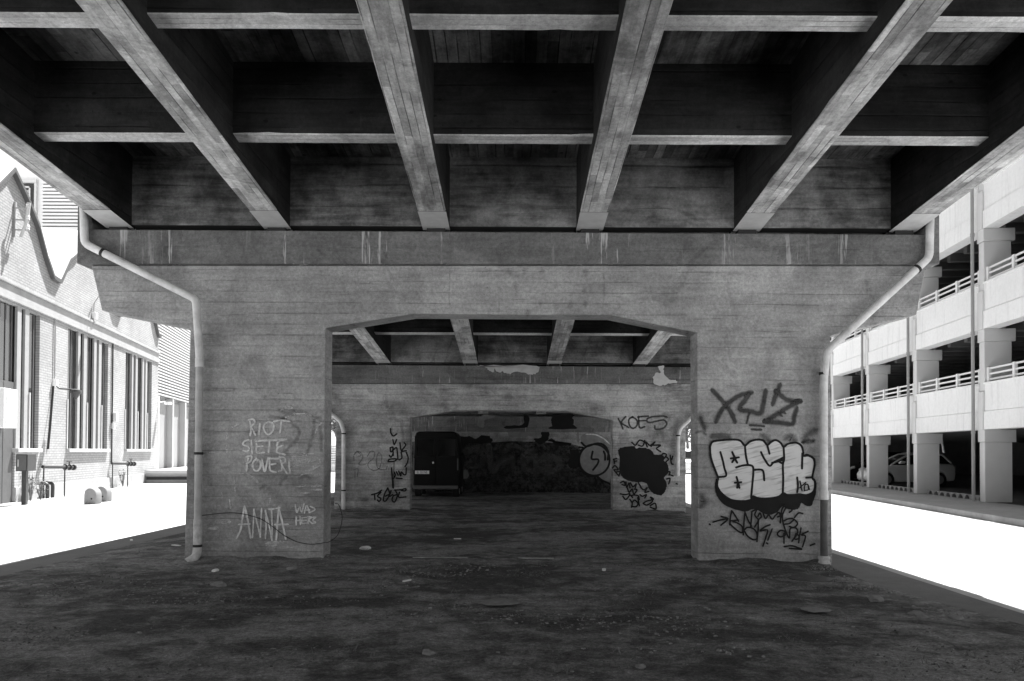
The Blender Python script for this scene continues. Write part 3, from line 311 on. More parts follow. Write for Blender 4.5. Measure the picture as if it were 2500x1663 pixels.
M['beamsoffit']=concrete('cross_beam_soffit_concrete',0.40,0.60,'y','x',0.07,0.15,0.5,0.7)
M['end']=concrete('end_diaphragm_concrete',0.045,0.27,'z','x',0.3,0.06,0.3,1.0)
M['slab']=concrete('deck_slab_concrete',0.015,0.20,'x','y',0.125,0.5,0.7,0.7,knots=True,length=1.1)  # slab underside darkened in colour for the same bay shade
M['endpatch']=plain('girder_end_mortar',0.5,0.9,0.15,5)
M['abut']=concrete('abutment_concrete',0.14,0.36,'z','x',0.16,0.12,0.35,1.0,marks=0.3)
M['seam_shade']=plain('bearing_gap_shade',0.02,0.95)  # on diaphragm undersides, a dark colour standing in for shade in the gap
M['pvc']=plain('grey_pvc',0.58,0.55,0.3,5,0.4)
M['pvc_old']=plain('weathered_pvc',0.40,0.6,0.25,7,0.3)
M['pvc_dark']=plain('grimy_pvc',0.09,0.7,0.3,9); M['pvc_base']=plain('dirty_pipe_foot',0.50,0.7,0.35,14)
M['rubber']=plain('black_clamp',0.02,0.6)
M['white']=plain('white_masonry_paint',0.86,0.8,0.04,0.8)
M['whitedirty']=plain('grey_white_panel',0.66,0.8,0.05,1.2)
def stained_paint(n,val):
    s=N(n,0.8,0.25); a=s.noise(s.scaled(3,3,0.25),1.6,5,0.65); b=s.noise(scale=0.35,detail=4); c=s.noise(scale=9,detail=5,rough=0.7)
    v=s.f('MULTIPLY',s.lin(s.ss(a,0.5,0.72),0,1,1.0,0.86),s.f('MULTIPLY',s.lin(b,0.3,0.7,0.94,1.04),s.lin(c,0.3,0.7,0.95,1.05)))
    return s.done(s.f('MULTIPLY',v,val),c,0.004,0.4)
M['gwhite']=stained_paint('garage_facade_paint',0.84)
M['colpaint']=plain('column_paint',0.66,0.8,0.05,1.5)
M['rail']=plain('white_rail',0.75,0.5,0.03,3)
M['gpipe']=plain('grey_downpipe',0.32,0.5,0.1,3)
M['gslab']=plain('garage_slab',0.16,0.9,0.2,2)
M['gfloor']=plain('garage_floor',0.08,0.9,0.2,2)
M['dark']=plain('dark_interior',0.02,0.95)
M['glass']=N('dark_glass',0.08,0.5).done(0.045); M['carglass']=N('vehicle_glass',0.1,0.35).done(0.006); M['cladding']=plain('ribbed_sheet_metal',0.46,0.6,0.06,1.5); M['groove']=plain('cladding_groove',0.10,0.9); M['hallwhite']=plain('hall_panel',0.30,0.8,0.06,1.2); M['edging']=plain('worn_edging_stone',0.32,0.9,0.4,5); M['arch']=plain('old_arched_kerb',0.3,0.9,0.2,6)
M['frame']=plain('dark_window_frame',0.10,0.6)
M['wfin']=plain('pale_window_fin',0.32,0.8,0.08,4)
M['sill']=plain('stone_sill',0.45,0.8,0.08,4)
M['coping']=plain('roof_edge_band',0.09,0.7,0.15,3)
M['roofm']=plain('pale_roof',0.5,0.8,0.08,1)
M['plinth']=plain('stained_plinth',0.36,0.9,0.22,1.6)
M['iron']=plain('dark_iron',0.04,0.5,0.2,8,0.4)
M['galv']=plain('galvanised',0.45,0.45,0.1,9,0.5,0.4)
M['blackpaint']=N('black_car_paint',0.5,0.12).done(0.006)
M['silverpaint']=N('silver_car_paint',0.3,0.5,0.0).done(0.5)
M['whitepaint']=N('white_car_paint',0.3,0.5).done(0.75)
M['tyre']=plain('tyre',0.02,0.9)
M['rim']=plain('alloy_rim',0.4,0.35,0.05,8,0.5,0.7)
M['lamp']=N('lamp_lens',0.15,0.5).done(0.55)
M['plate']=plain('number_plate',0.75,0.5,0.03)
M['ink']=plain('plate_ink',0.02,0.6)
M['bark']=plain('bark',0.12,0.9,0.3,9)
M['bollard']=plain('bollard_concrete',0.24,0.85,0.1,6)
def leafm(n,v):
    s=N(n,0.6,0.3); a=s.noise(scale=3.5,detail=3); s.b.inputs['Subsurface Weight'].default_value=0.0
    return s.done(s.lin(a,0.3,0.7,v*0.5,v*1.6))
M['leaf']=leafm('leaves',0.09); M['weed']=leafm('weed_leaves',0.16); M['straw']=leafm('dry_grass',0.13)
M['grit']=plain('grit',0.21,0.9,0.85,45); M['litter']=plain('dead_leaf_litter',0.10,0.85,0.9,60); M['stone']=plain('rubble',0.19,0.9,0.3,18); M['paper']=plain('white_paper',0.75,0.8,0.05,20); M['card']=plain('grey_cardboard',0.24,0.9,0.15,9); M['wood']=plain('old_stick',0.12,0.9,0.3,20)

def brick_mat():
    s=N('painted_brickwork',0.9,0.2)
    u=s.f('ADD', s.f('MULTIPLY', s.xyz[0], -0.195), s.f('MULTIPLY', s.xyz[1], 0.981))
    t=s.t.nodes.new('ShaderNodeTexBrick'); s.put(t.inputs['Vector'], s.vec(u, s.xyz[2], 0.0))
    t.inputs['Scale'].default_value=1.0; t.inputs['Brick Width'].default_value=0.28; t.inputs['Row Height'].default_value=0.085; t.inputs['Mortar Size'].default_value=0.016; t.inputs['Mortar Smooth'].default_value=0.3
    t.inputs['Color1'].default_value=(0.40,)*3+(1,); t.inputs['Color2'].default_value=(0.34,)*3+(1,); t.inputs['Mortar'].default_value=(0.265,)*3+(1,)
    b=s.t.nodes.new('ShaderNodeRGBToBW'); s.t.links.new(t.outputs['Color'],b.inputs[0])
    a=s.noise(scale=0.6,detail=5); c=s.noise(scale=12,detail=4)
    v=s.f('MULTIPLY', b.outputs[0], s.f('MULTIPLY', s.lin(a,0.3,0.7,0.85,1.12), s.lin(c,0.3,0.7,0.9,1.1)))
    return s.done(v, s.f('ADD', b.outputs[0], s.f('MULTIPLY', c, 0.1)), 0.012, 0.8)
M['brick']=brick_mat()
M['stucco']=plain('cornice_render',0.36,0.9,0.15,2)

def ground_mat():
    s=N('dirt_and_broken_asphalt',0.95,0.15)
    big=s.noise(s.scaled(0.4,0.6,1),1.0,5,0.6,0.5); mid=s.noise(s.scaled(1.2,1.4,1),2.2,6,0.7,0.3); fine=s.noise(scale=28,detail=6,rough=0.75)
    v=s.ss(s.f('ADD', s.f('MULTIPLY',big,0.55), s.f('MULTIPLY',mid,0.45)),0.42,0.60,0.075,0.26)
    dk=s.ss(s.noise(s.scaled(0.6,1.1,1),1.1,7,0.74,0.6),0.54,0.66)
    v=s.mix(v,0.05,s.f('MULTIPLY',dk,0.65))
    cr=s.noise(s.scaled(1,1.4,1),7,7,0.8,0.8); v=s.f('MULTIPLY',v,s.lin(cr,0.32,0.68,0.6,1.4))
    v=s.f('MULTIPLY',v,s.lin(fine,0.3,0.7,0.5,1.5)); v=s.f('MULTIPLY',v,s.lin(s.noise(scale=90,detail=4,rough=0.75),0.3,0.7,0.5,1.5))
    sp=s.ss(s.voro(s.scaled(1,1,1),17),0.06,0.12,1.0,0.0); spm=s.ss(s.noise(s.scaled(0.7,1.3,1),1.3,4),0.50,0.62)
    v=s.mix(v,0.36,s.f('MULTIPLY',s.f('MULTIPLY',sp,spm),0.8))
    return s.done(v, s.f('ADD', s.f('MULTIPLY',fine,0.6), s.f('ADD',mid,cr)), 0.03, 1.0)
M['ground']=ground_mat()
def road_mat(n,lo,hi):
    s=N(n,0.92,0.2)
    a=s.noise(scale=0.5,detail=5,rough=0.6); f=s.noise(scale=60,detail=3,rough=0.7); c=s.noise(scale=5,detail=5,rough=0.7)
    v=s.lin(a,0.3,0.7,lo,hi); v=s.f('MULTIPLY',v,s.lin(f,0.25,0.75,0.8,1.2)); v=s.f('MULTIPLY',v,s.lin(c,0.3,0.7,0.88,1.1))
    return s.done(v,f,0.006,0.5)
M['road']=road_mat('pale_asphalt',0.40,0.48); M['yard']=road_mat('concrete_yard',0.40,0.50); M['pave']=road_mat('pavement_slabs',0.24,0.30); M['kerb']=road_mat('kerb_stone',0.22,0.34); M['shade_asphalt']=road_mat('shaded_asphalt',0.13,0.19)  # the last is asphalt darkened to carry the deck's shade

# graffiti paints
M['g_black']=paint('black_spray',0.008,0.0,0.2); M['g_dark']=paint('thin_dark_spray',0.05,0.7,0.3,0.85); M['g_smudge']=paint('overspray',0.05,1.0,0.3,0.55)
M['g_pale']=paint('pale_roller_fill',0.62,0.0,0.08,1.0,0.0,0.8); M['g_chalk']=paint('pale_chalk',0.72,0.5,0.15,0.9,0.42)
M['g_chalkfaint']=paint('faint_chalk',0.62,0.6,0.1,0.75,0.8); M['g_grey']=paint('grey_spray',0.14,0.6,0.25,0.6,0.4)
M['g_peel']=paint('bare_plaster',0.5,0.05,0.15); M['g_letters']=paint('grey_letter_fill',0.07,0.5,0.3,0.9,0.4); M['g_panel']=paint('dark_mural_fill',0.008,0.1,0.5,0.9,0.4); M['g_mural']=paint('grey_mural_fill',0.20,0.05,0.2)
M['g_vague']=paint('vague_stain',0.10,1.0,0.3,0.3,0.8); M['g_faint']=paint('faded_spray',0.09,0.9,0.2,0.4,0.5)
# ================================================================== setting: ground, road, yard
SL=0.1
def drop(y): return SL*(10.55-y)
def sheet(name, x0,x1,y0,y1,z,mat):
    return tag(MB().quad([(x0,y0,z),(x1,y0,z),(x1,y1,z),(x0,y1,z)]).build(name,mat),kind='structure')
from mathutils import noise as mn
def edge_l(y): return -6.35+0.25*mn.noise(Vector((0.3,y*0.45,2)))
def edge_r(y): return 4.55+0.22*mn.noise(Vector((5.3,y*0.5,1)))+ (0.0 if y>9 else (9-y)*0.05)
m=MB(); NX,NY=190,420
ys=[-9+ (39.5)*(j/NY) for j in range(NY+1)]
for y in ys:
    l,r=edge_l(y),edge_r(y)
    for i in range(NX+1):
        t=i/NX; x=l+(r-l)*t
        q=min(1.0,min(t,1-t)*14)
        h=0.5*mn.noise(Vector((x*0.45,y*0.8,0)))+0.45*mn.noise(Vector((x*1.5,y*2.6,3)))+0.34*mn.noise(Vector((x*5,y*7,6)))+0.26*mn.noise(Vector((x*10,y*10,2)))
        z=0.008+max(0.0,0.026+0.026*h)*q
        for (px,pw) in ((-3.67,1.0),(3.61,0.97)):               # loose dirt banked up against the pier feet
            dx=max(0,abs(x-px)-pw); 
            for fy in (10.55,19.4):
                dy=max(0,abs(y-fy-0.2)-0.2); d=math.hypot(dx,dy)
                if d<0.45: z+=(0.45-d)*0.16*(0.55+0.9*max(-0.3,mn.noise(Vector((x*3.1,y*3.3,8)))))
        m.v.append((x,y,z)); m.e.append(1.0)
for j in range(NY):
    for i in range(NX):
        a=j*(NX+1)+i; m.f.append((a,a+1,a+NX+2,a+NX+1)); m.mi.append(0)
tag(m.build('dirt_ground',M['ground'],smooth=True),kind='structure')
sheet('ground',-600,600,-400,900,-0.03,M['yard'])
sheet('yard',-70,-0.9,-60,110,0.0,M['yard'])
sheet('road',-0.9,40,-60,110,0.0,M['road'])
for nm,xa,xb in (('shade_strip',-6.98,-5.6),('shade_strip',4.0,5.12)):     # asphalt strips coloured darker as deck shade, kept inside the shadow edge
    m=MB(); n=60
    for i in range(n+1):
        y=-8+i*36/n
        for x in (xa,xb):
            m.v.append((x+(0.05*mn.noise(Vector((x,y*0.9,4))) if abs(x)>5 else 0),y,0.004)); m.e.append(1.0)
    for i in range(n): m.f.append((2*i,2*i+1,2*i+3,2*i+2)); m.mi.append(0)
    tag(m.build(nm,M['shade_asphalt']),kind='structure')

# ================================================================== viaduct deck
deck=empty('viaduct_deck',(0,10.55,4.79),'dark ribbed concrete viaduct deck of girders and cross beams overhead','viaduct deck')
def sb(m,x0,x1,y0,y1,z0,z1,bottom=None):
    fn=lambda x,y,z:(x,y,z+drop(y))
    vs=[fn(x,y,z) for z in (z0,z1) for y in (y0,y1) for x in (x0,x1)]
    m.raw(vs,[(4,5,7,6),(0,1,5,4),(2,6,7,3),(0,4,6,2),(1,3,7,5)],0); m.raw(vs,[(0,2,3,1)],1 if bottom else 0); return m
GX=[-5.65,-3.385,-1.10,1.10,3.355,5.60]; GW=0.19; ZB=4.79; ZS=5.81
def rough_beam(x0,x1,y0,y1,z0,z1,seed,along='y',step=0.13,amp=0.004):
    """a cast beam with slightly wandering edges and chipped arrises; faces: 0 sides, 1 soffit"""
    m=MB(); a0,a1=(y0,y1) if along=='y' else (x0,x1); n=max(2,int((a1-a0)/step))
    for i in range(n+1):
        a=a0+(a1-a0)*i/n; ends=(i in (0,n))
        def nz(k,sc_=2.3): return mn.noise(Vector((a*sc_,k*3.7+seed*1.9,seed)))
        def chip(k):
            c=mn.noise(Vector((a*1.7,k*5.1,seed*2.3)))+0.4*mn.noise(Vector((a*6,k,seed)))
            return 0.008+max(0.0,c-0.42)*(0.06 if along=='y' else 0.03)
        b0,b1=(x0,x1) if along=='y' else (y0,y1); cl,cr_=chip(1),chip(2); cl=min(cl,0.05); cr_=min(cr_,0.05)
        dx0=amp*nz(1); dx1=amp*nz(2); dz=amp*0.7*nz(3)
        sec=[(b0,z1),(b0+dx0,z0+cl),(b0+dx0+cl,z0+dz),(b1+dx1-cr_,z0+dz*0.8),(b1+dx1,z0+cr_),(b1,z1)]
        for p,z in sec:
            x,y=(p,a) if along=='y' else (a,p)
            m.v.append((x,y,z+drop(y))); m.e.append(1.0)
    for i in range(n):
        for k in range(6):
            q=(k+1)%6; m.f.append((i*6+k,i*6+q,i*6+6+q,i*6+6+k)); m.mi.append(1 if k in (1,2,3) else 0)
    m.f+=[tuple(range(6)),tuple(range(n*6,n*6+6))]; m.mi+=[0,0]
    return m
spans=[(-9.0,9.97,10.60),(10.64,19.0,19.44),(19.48,27.9,28.16)]
for (y0,y1,y2) in spans:
    for x in GX:
        g=rough_beam(x-GW,x+GW,y0,y1,ZB,ZS-0.004,x*3+y0).build('girder',[M['side'],M['soffit']],deck)
        g['_o']=deck['_o']
        sb(MB(),x-GW-0.003,x+GW+0.003,y1,y2,ZB-0.004,ZS-0.004,True).build('girder_end',[M['side'],M['endpatch']],g,bevel=0.008,seg=1)
        # parented under the girder: the girder itself sits at the deck origin
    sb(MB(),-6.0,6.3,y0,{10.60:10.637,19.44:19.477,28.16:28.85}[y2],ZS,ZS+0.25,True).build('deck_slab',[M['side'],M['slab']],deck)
for y in (-5.6,-3.6,-1.6,0.4,2.42,4.4,6.38,8.36, 12.85,14.95,17.05, 21.6,23.7,25.8):
    for a,b in zip(GX[:-1],GX[1:]):
        rough_beam(a+GW-0.004,b-GW+0.004,y,y+0.2,ZB+0.19,ZS-0.003,a+y,'x').build('cross_beam',[M['beam'],M['beamsoffit']],deck)
for y in (10.53,10.76,19.38,19.60,28.0):
    for a,b in zip(GX[:-1],GX[1:]):
        sb(MB(),a+GW+0.003,b-GW-0.003,y,y+0.16,ZB+0.02,ZS-0.003,True).build('end_diaphragm',[M['end'],M['seam_shade']],deck)
for a,b in ((-6.0,-5.75),(6.05,6.3)):
    sb(MB(),a,b,-9,28.16,ZS+0.253,ZS+0.42,False).build('edge_kerb',M['side'],deck)

# ================================================================== piers
def pier(Y, dz, name, label, wm, cm):
    t=empty(name,(0,Y+0.2,0),label,'bridge pier','bridge piers under the viaduct')
    P=[(-4.66,-0.1),(-4.61,3.34+dz),(-5.88,3.59+dz),(-6.04,4.235+dz),(5.92,4.285+dz),(5.78,3.58+dz),(4.55,3.27+dz),(4.57,-0.1),(2.655,-0.1),(2.64,3.31+dz),(1.40,3.555+dz),(-1.43,3.56+dz),(-2.675,3.35+dz),(-2.675,-0.1)]
    wl=MB().prism(P,Y,Y+0.41,lambda p,q,a:(p,a,q)).build('pier_wall',wm,t,bevel=0.014)
    C=[(-6.2,4.24+dz),(6.07,4.29+dz),(6.07,5.1+dz),(5.87,5.1+dz),(5.86,4.71+dz),(-5.99,4.73+dz),(-6.0,5.1+dz),(-6.2,5.1+dz)]
    MB().prism(C,Y-0.08,Y+0.47,lambda p,q,a:(p,a,q)).build('pier_cap',cm,t,bevel=0.012)
    for x in GX:
        for yy in (-0.02,0.30): MB().box(x-0.13,x+0.13,Y+yy,Y+yy+0.16,4.725+dz,4.785+dz-yy*0.1).build('bearing_pad',M['rubber'],t)
    return t
P1=pier(10.55,0,'bridge_pier','near concrete bridge pier with wide graffiti-marked legs and a flat cap',M['pier'],M['cap'])
P2=pier(19.4,-0.885,'bridge_pier','farther concrete bridge pier seen through the opening of the near one, patchy and stained',M['pier_far'],M['cap_far'])

# graffiti on the near pier, each work a painted layer on its face
for i,q in enumerate(G['SMUDGE']): strokes('paint_mark',[q],10.55,M['g_smudge'],P1,'dark smudge of overspray near the bubble letters',0.001+i*0.0002)
strokes('graffiti',G['XYZ'],10.55,M['g_dark'],P1,'soft dark sprayed letters XYZ with two short underlines',0.004,jitter=0.03)
th=patch('bubble_graffiti',[G['BSHAD']],10.55,M['g_black'],P1,'pale bubble letters BSK with black outline and drop shadow',0.010,0.004)
def under(o,par):
    mw=o.location.copy(); o.parent=par; return o
o=patch('letter_fill',[G['BFILL']],10.55,M['g_pale'],P1,None,0.013); under(o,th)
o=strokes('letter_outline',G['BLINE'],10.55,M['g_black'],P1,None,0.016,jitter=0.05); under(o,th)
strokes('graffiti',G['TAGR'],10.55,M['g_black'],P1,'black marker tags with an arrow under the bubble letters',0.022,jitter=0.06)
for i,q in enumerate(G['QMARK']): strokes('paint_mark',[q],10.55,M['g_faint'],P1,'faded grey sweep of paint behind the chalk words',0.001+i*0.0003)
for i,q in enumerate(G['SCRIB']): strokes('paint_mark',[q],10.55,M['g_chalkfaint'],P1,'faint pale scuff on the left leg',0.005+i*0.0002)
strokes('graffiti',G['RIOT'],10.55,M['g_chalk'],P1,'pale chalky words RIOT SIETE POVERI',0.014)
strokes('graffiti',G['ANNA'],10.55,M['g_chalk'],P1,'pale chalky words ANNA WAS HERE',0.014)
for i,(x,z) in enumerate([(-0.03,4.18),(0.18,4.19),(0.42,4.18),(0.83,4.17),(0.05,3.98),(0.05,3.86),(0.62,3.98),(0.62,3.67),(0.83,3.70),(1.04,3.71),(0.40,3.71),(0.06,3.60),(0.22,3.58),(1.03,3.9),(1.05,4.17),(-0.35,4.17)]):
    strokes('tie_stain',[(0.085,[(x,z+0.012),(x+0.004,z),(x,z-0.016)])],10.55,M['g_vague'],P1,None,0.001)
strokes('form_joint',[(0.035,[(1.30,4.22),(1.31,3.9),(1.29,3.62)])],10.55,M['g_vague'],P1,None,0.001)
strokes('form_joint',[(0.03,[(-0.20,3.86),(-0.19,3.7),(-0.2,3.58)])],10.55,M['g_vague'],P1,None,0.001)
strokes('form_joint',[(0.03,[(-0.9,4.2),(-0.91,3.9),(-0.9,3.7)])],10.55,M['g_vague'],P1,None,0.001)
# graffiti on the far pier
strokes('graffiti',G['P2BUB'],19.4,M['g_grey'],P2,'faded grey bubble letters',0.001)
strokes('graffiti',G['P2TAG'],19.4,M['g_black'],P2,'thin black handwritten tags with drips',0.006)
strokes('graffiti',G['KOES'],19.4,M['g_dark'],P2,'dark brushed letters KOES',0.002)
patch('graffiti',[G['BLOB']],19.4,M['g_black'],P2,'big black painted-over blob',0.014,0.01)
strokes('graffiti',G['BLOBT'],19.4,M['g_black'],P2,'small black tags crowded round the black blob',0.016)
for q in G['P2PALE']: patch('bare_patch',[q],19.32,M['g_peel'],P2,'pale patch where the render has peeled off the cap',0.002,0.02)

# ================================================================== abutment behind
AB=empty('abutment_wall',(0,28.2,0),'dark graffiti-covered concrete end wall closing the underpass','abutment wall')
MB().box(-6.05,6.05,28.2,28.8,-0.1,2.34).build('wall',M['abut'],AB)
MB().box(-6.05,6.05,28.14,28.85,2.343,2.93).build('wall_cap',M['cap_far'],AB,bevel=0.012)
m=MB(); m.prism([(28.86,-0.1),(62,-0.1),(62,0.6),(28.86,4.3)],-6.05,6.05,lambda p,q,a:(a,p,q)).build('ramp_body',M['abut'],AB)
for x in GX: MB().box(x-0.13,x+0.13,28.2,28.5,2.93,2.99).build('bearing_pad',M['rubber'],AB)
patch('graffiti',[[(-4.6,1.9),(-3,1.97),(-1.0,1.94),(0.5,1.98),(2,1.9),(2.6,1.75),(2.5,1.2),(2.9,0.9),(3.9,0.6),(4.6,-0.09),(-0.5,-0.09),(-4.6,-0.09)]],28.2,M['g_panel'],AB,'dark rolled-on background of the mural',0.002,0.02)
for q in [G['ABBLK'][i] for i in (0,2)]: patch('paint_mark',[q],28.14,M['g_black'],AB,'black painted-out rectangle on the top band of the wall',0.003,0.02)
for i in (1,3,4,5): patch('paint_mark',[G['ABBLK'][i]],28.2,M['g_black'],AB,'black blot over the mural',0.012+i*0.0004,0.03)
for i,q in enumerate(G['ABPALE']): patch('bare_patch',[q],28.14 if i==0 else 28.2,M['g_mural'],AB,'worn pale patch of bare wall',0.006,0.03)
strokes('graffiti',G['ABLET'],28.2,M['g_letters'],AB,'big soft grey letters of a mural',0.010)
mu=patch('mural_figure',[G['ABCIRC'],G['ABBIRD'],G['ABLOW']],28.2,M['g_mural'],AB,'grey round mural shape with a black zigzag inside',0.016)
o=strokes('mural_outline',G['ABLINE'],28.2,M['g_black'],AB,None,0.022); under(o,mu)
o=strokes('mural_highlight',G['ABHIGH'],28.2,M['g_chalk'],AB,None,0.03); under(o,mu)

# ================================================================== drainpipes
def bend(pts,r=0.075,k=4):
    P=[Vector(p) for p in pts]; out=[P[0]]
    for i in range(1,len(P)-1):
        a=(P[i-1]-P[i]).normalized(); b=(P[i+1]-P[i]).normalized()
        for j in range(k+1):
            t=j/k; out.append((P[i]+a*r)*(1-t)**2+P[i]*2*t*(1-t)+(P[i]+b*r)*t*t)
    out.append(P[-1]); return out
def drainpipe(label, pts, split, foot, clamps, r=0.054, base=None):
    t=empty('drainpipe',(pts[-1][0],pts[-1][1],0),label,'drainpipe','rainwater pipes on the bridge piers')
    low=pts[-1]
    if split:
        MB().tube(bend(pts[:-1]+[(low[0],low[1],split)]),r,14).build('pipe',M['pvc'],t,smooth=True)
        MB().tube([(low[0],low[1],split+0.002),(low[0],low[1],foot)],r*0.93,14).build('pipe_base',base or M['pvc_old'],t,smooth=True)
        MB().tube([(low[0],low[1],split-0.03),(low[0],low[1],split+0.09)],r*1.12,14).build('pipe_socket',M['pvc'],t,smooth=True)
    else: MB().tube(bend(pts),r,14).build('pipe',M['pvc'],t,smooth=True)
    for (p,d) in clamps:
        p=Vector(p); d=Vector(d).normalized()
        m=MB().tube([p-d*0.018,p+d*0.018],r*1.18,14); m.box(p.x-0.012,p.x+0.012,p.y,p.y+0.2,p.z-0.012,p.z+0.012); m.build('clamp',M['rubber'],t,smooth=True)
    return t
t=drainpipe('pale drainpipe at the left edge of the near pier with a kicked-out foot',[(-6.08,10.38,5.5),(-6.04,10.38,4.50),(-4.46,10.38,3.72),(-4.42,10.43,2.9),(-4.42,10.43,0.2)],2.80,0.12,
   [((-5.78,10.38,4.37),(1.58,0,-0.78)),((-4.42,10.43,1.55),(0,0,1)),((-4.42,10.43,0.25),(0,0,1))])
MB().tube([(-4.42,10.43,0.62),(-4.42,10.43,0.24)],0.058,14).build('pipe_sleeve',M['pvc_base'],t,smooth=True)
MB().tube(bend([(-4.42,10.43,0.24),(-4.42,10.41,0.10),(-4.52,10.33,0.03)],0.07),0.060,14).build('pipe_shoe',M['pvc_base'],t,smooth=True)
t=drainpipe('pale drainpipe at the right edge of the near pier running straight into the ground',[(5.90,10.38,5.5),(5.87,10.38,4.36),(4.42,10.38,3.03),(4.40,10.43,2.6),(4.40,10.43,0.1)],0.97,0.0,
   [((5.70,10.38,4.20),(1.45,0,1.33)),((4.40,10.43,2.72),(0,0,1))],base=M['pvc_dark'])
MB().lathe([(0.075,0.0),(0.085,0.02),(0.085,0.06),(0.072,0.07),(0.072,0.10),(0.082,0.11),(0.082,0.14),(0.066,0.15)],(4.40,10.43,0.0),16).build('pipe_collar',M['pvc_base'],t,smooth=True)
drainpipe('clean white drainpipe on the left leg of the farther pier',[(-6.0,19.25,4.4),(-6.0,19.25,3.55),(-4.47,19.25,2.36),(-4.39,19.27,2.1),(-4.38,19.27,0.05)],0,0,[((-4.385,19.27,2.04),(0,0,1)),((-4.38,19.27,0.56),(0,0,1))],0.052)
drainpipe('short white drainpipe ending above the ground on the right leg of the farther pier',[(5.9,19.25,4.4),(5.85,19.25,3.6),(4.38,19.25,2.22),(4.33,19.27,2.0),(4.32,19.27,0.98)],0,0,[((4.33,19.27,2.03),(0,0,1))],0.052)

# loose cable
pts=[(a,10.535,b) for a,b in G['CABLE'][1]]
x,z=pts[-1][0],pts[-1][2]
pts=[(pts[0][0]-0.02,10.49,pts[0][2]+0.01)]+pts+[(x+0.06,10.52,z+0.01),(x+0.16,10.62,z+0.1),(x+0.18,10.8,z+0.32),(x+0.10,10.93,z+0.5),(x+0.03,10.98,z+0.52)]
tag(MB().tube([(p.x,p.y,p.z) for p in smooth_path(pts,4)],0.0055,6).build('loose_cable',M['rubber'],smooth=True),'thin dark cable sagging across the left leg of the near pier','cable')
# flush kerb stones crossing the opening
m=MB(); rd=random.Random(3)
for yy in (10.06,10.86):
    x=-1.45
    while x<2.3:
        l=rd.uniform(0.3,0.9)
        if rd.random()<0.85: m.box(x,x+l-0.012,yy+rd.uniform(-.012,.012)+(0.14 if x>1.0 else 0),yy+0.035+(0.14 if x>1.0 else 0),-0.02,rd.uniform(0.022,0.042))
        x+=l
tag(m.build('kerb_edging',M['edging'],bevel=0.008),kind='structure')
# ================================================================== brick workshop on the left
LP=Vector((-15.15,23.4,0)); LD=Vector((-0.195,0.981,0)).normalized(); LN=Vector((LD.y,-LD.x,0))
def L(u,v,z): return LP+LD*u+LN*v+Vector((0,0,z))
brick=empty('brick_workshop',tuple(L(5,0,0)),'pale brick workshop with wavy saw-tooth gables and tall slatted windows','brick building')
bo=Vector(brick['_o'])
tooth=[(0,7.24),(0.30,7.24),(1.10,8.17),(1.9,8.64),(3.2,9.77),(4.0,9.29),(4.9,8.61),(5.55,7.78),(6.10,7.26),(6.40,7.24)]
prof=[]
for k in range(-2,2): prof+=[(1.42-6.4+6.4*k+6.4*0+a+6.4,b) for a,b in tooth[:-1]]
prof=[(a,b) for a,b in prof]+[(14.26,7.24)]
U0=prof[0][0]; U1=14.26
wins=[(-10.15,-6.0),(-3.75,0.36),(2.66,6.82),(9.05,13.12)]
# wall built as strips round the openings so the windows are true recesses
m=MB()
def lbox(m,u0,u1,v0,v1,z0,z1,mi=0): return m.box(u0,u1,v0,v1,z0,z1,lambda a,b,c:tuple(L(a,b,c)),mi)
TOP=5.90; SILL=1.62
edges=[U0]+[q for w_ in wins for q in w_]+[U1]
for i in range(0,len(edges),2): lbox(m,edges[i],edges[i+1],-0.45,0,0.45,TOP)
for (a,b) in wins:
    if a==-3.75:
        lbox(m,-1.25,b,-0.45,0,0.45,SILL-0.12)
    else: lbox(m,a,b,-0.45,0,0.45,SILL-0.12)
m.prism([(U0,TOP)]+[(a,b) for a,b in prof]+[(U1,TOP)],-0.45,0.0,lambda p,q,t:tuple(L(p,t,q)))
m.build('wall',M['brick'],brick)
m=MB()
for a,b in ((U0,-3.75),(-1.25,12.03),(12.03,U1)): lbox(m,a,b,-0.2,0.045,-0.05,0.447)
m.build('plinth',M['plinth'],brick,bevel=0.01)
m=MB(); lbox(m,U0,U1+0.02,0.003,0.06,5.98,6.08); lbox(m,U0,U1+0.02,0.003,0.09,6.44,6.53); lbox(m,U0,U1+0.01,0.003,0.03,6.084,6.436); m.build('cornice',M['stucco'],brick,bevel=0.012)
# roof: coping band following the gables, and the roof planes running back
m=MB(); 
for (a,b),(c,d) in zip(prof[:-1],prof[1:]):
    vs=[L(a,-0.5,b+0.004),L(c,-0.5,d+0.004),L(c,0.14,d+0.004),L(a,0.14,b+0.004),L(a,-0.5,b+0.13),L(c,-0.5,d+0.13),L(c,0.14,d+0.13),L(a,0.14,b+0.13)]
    m.raw(vs,[(0,1,2,3),(4,7,6,5),(0,4,5,1),(2,6,7,3),(0,3,7,4),(1,5,6,2)])
m.build('gable_coping',M['coping'],brick)
m=MB()
for (a,b),(c,d) in zip(prof[:-1],prof[1:]):
    m.quad([L(a,-24,b+0.135),L(c,-24,d+0.135),L(c,0.10,d+0.135),L(a,0.10,b+0.135)])
    m.quad([L(a,-24,b+0.06),L(c,-24,d+0.06),L(c,-0.51,d+0.06),L(a,-0.51,b+0.06)])
m.build('roof',M['roofm'],brick)
m=MB(); lbox(m,U0,U1,-24,-23.6,0,7.2); lbox(m,U0,U0+0.3,-23.6,-0.46,0,7.2); lbox(m,U1-0.3,U1,-23.6,-0.46,0,7.2); m.build('rear_wall',M['brick'],brick)
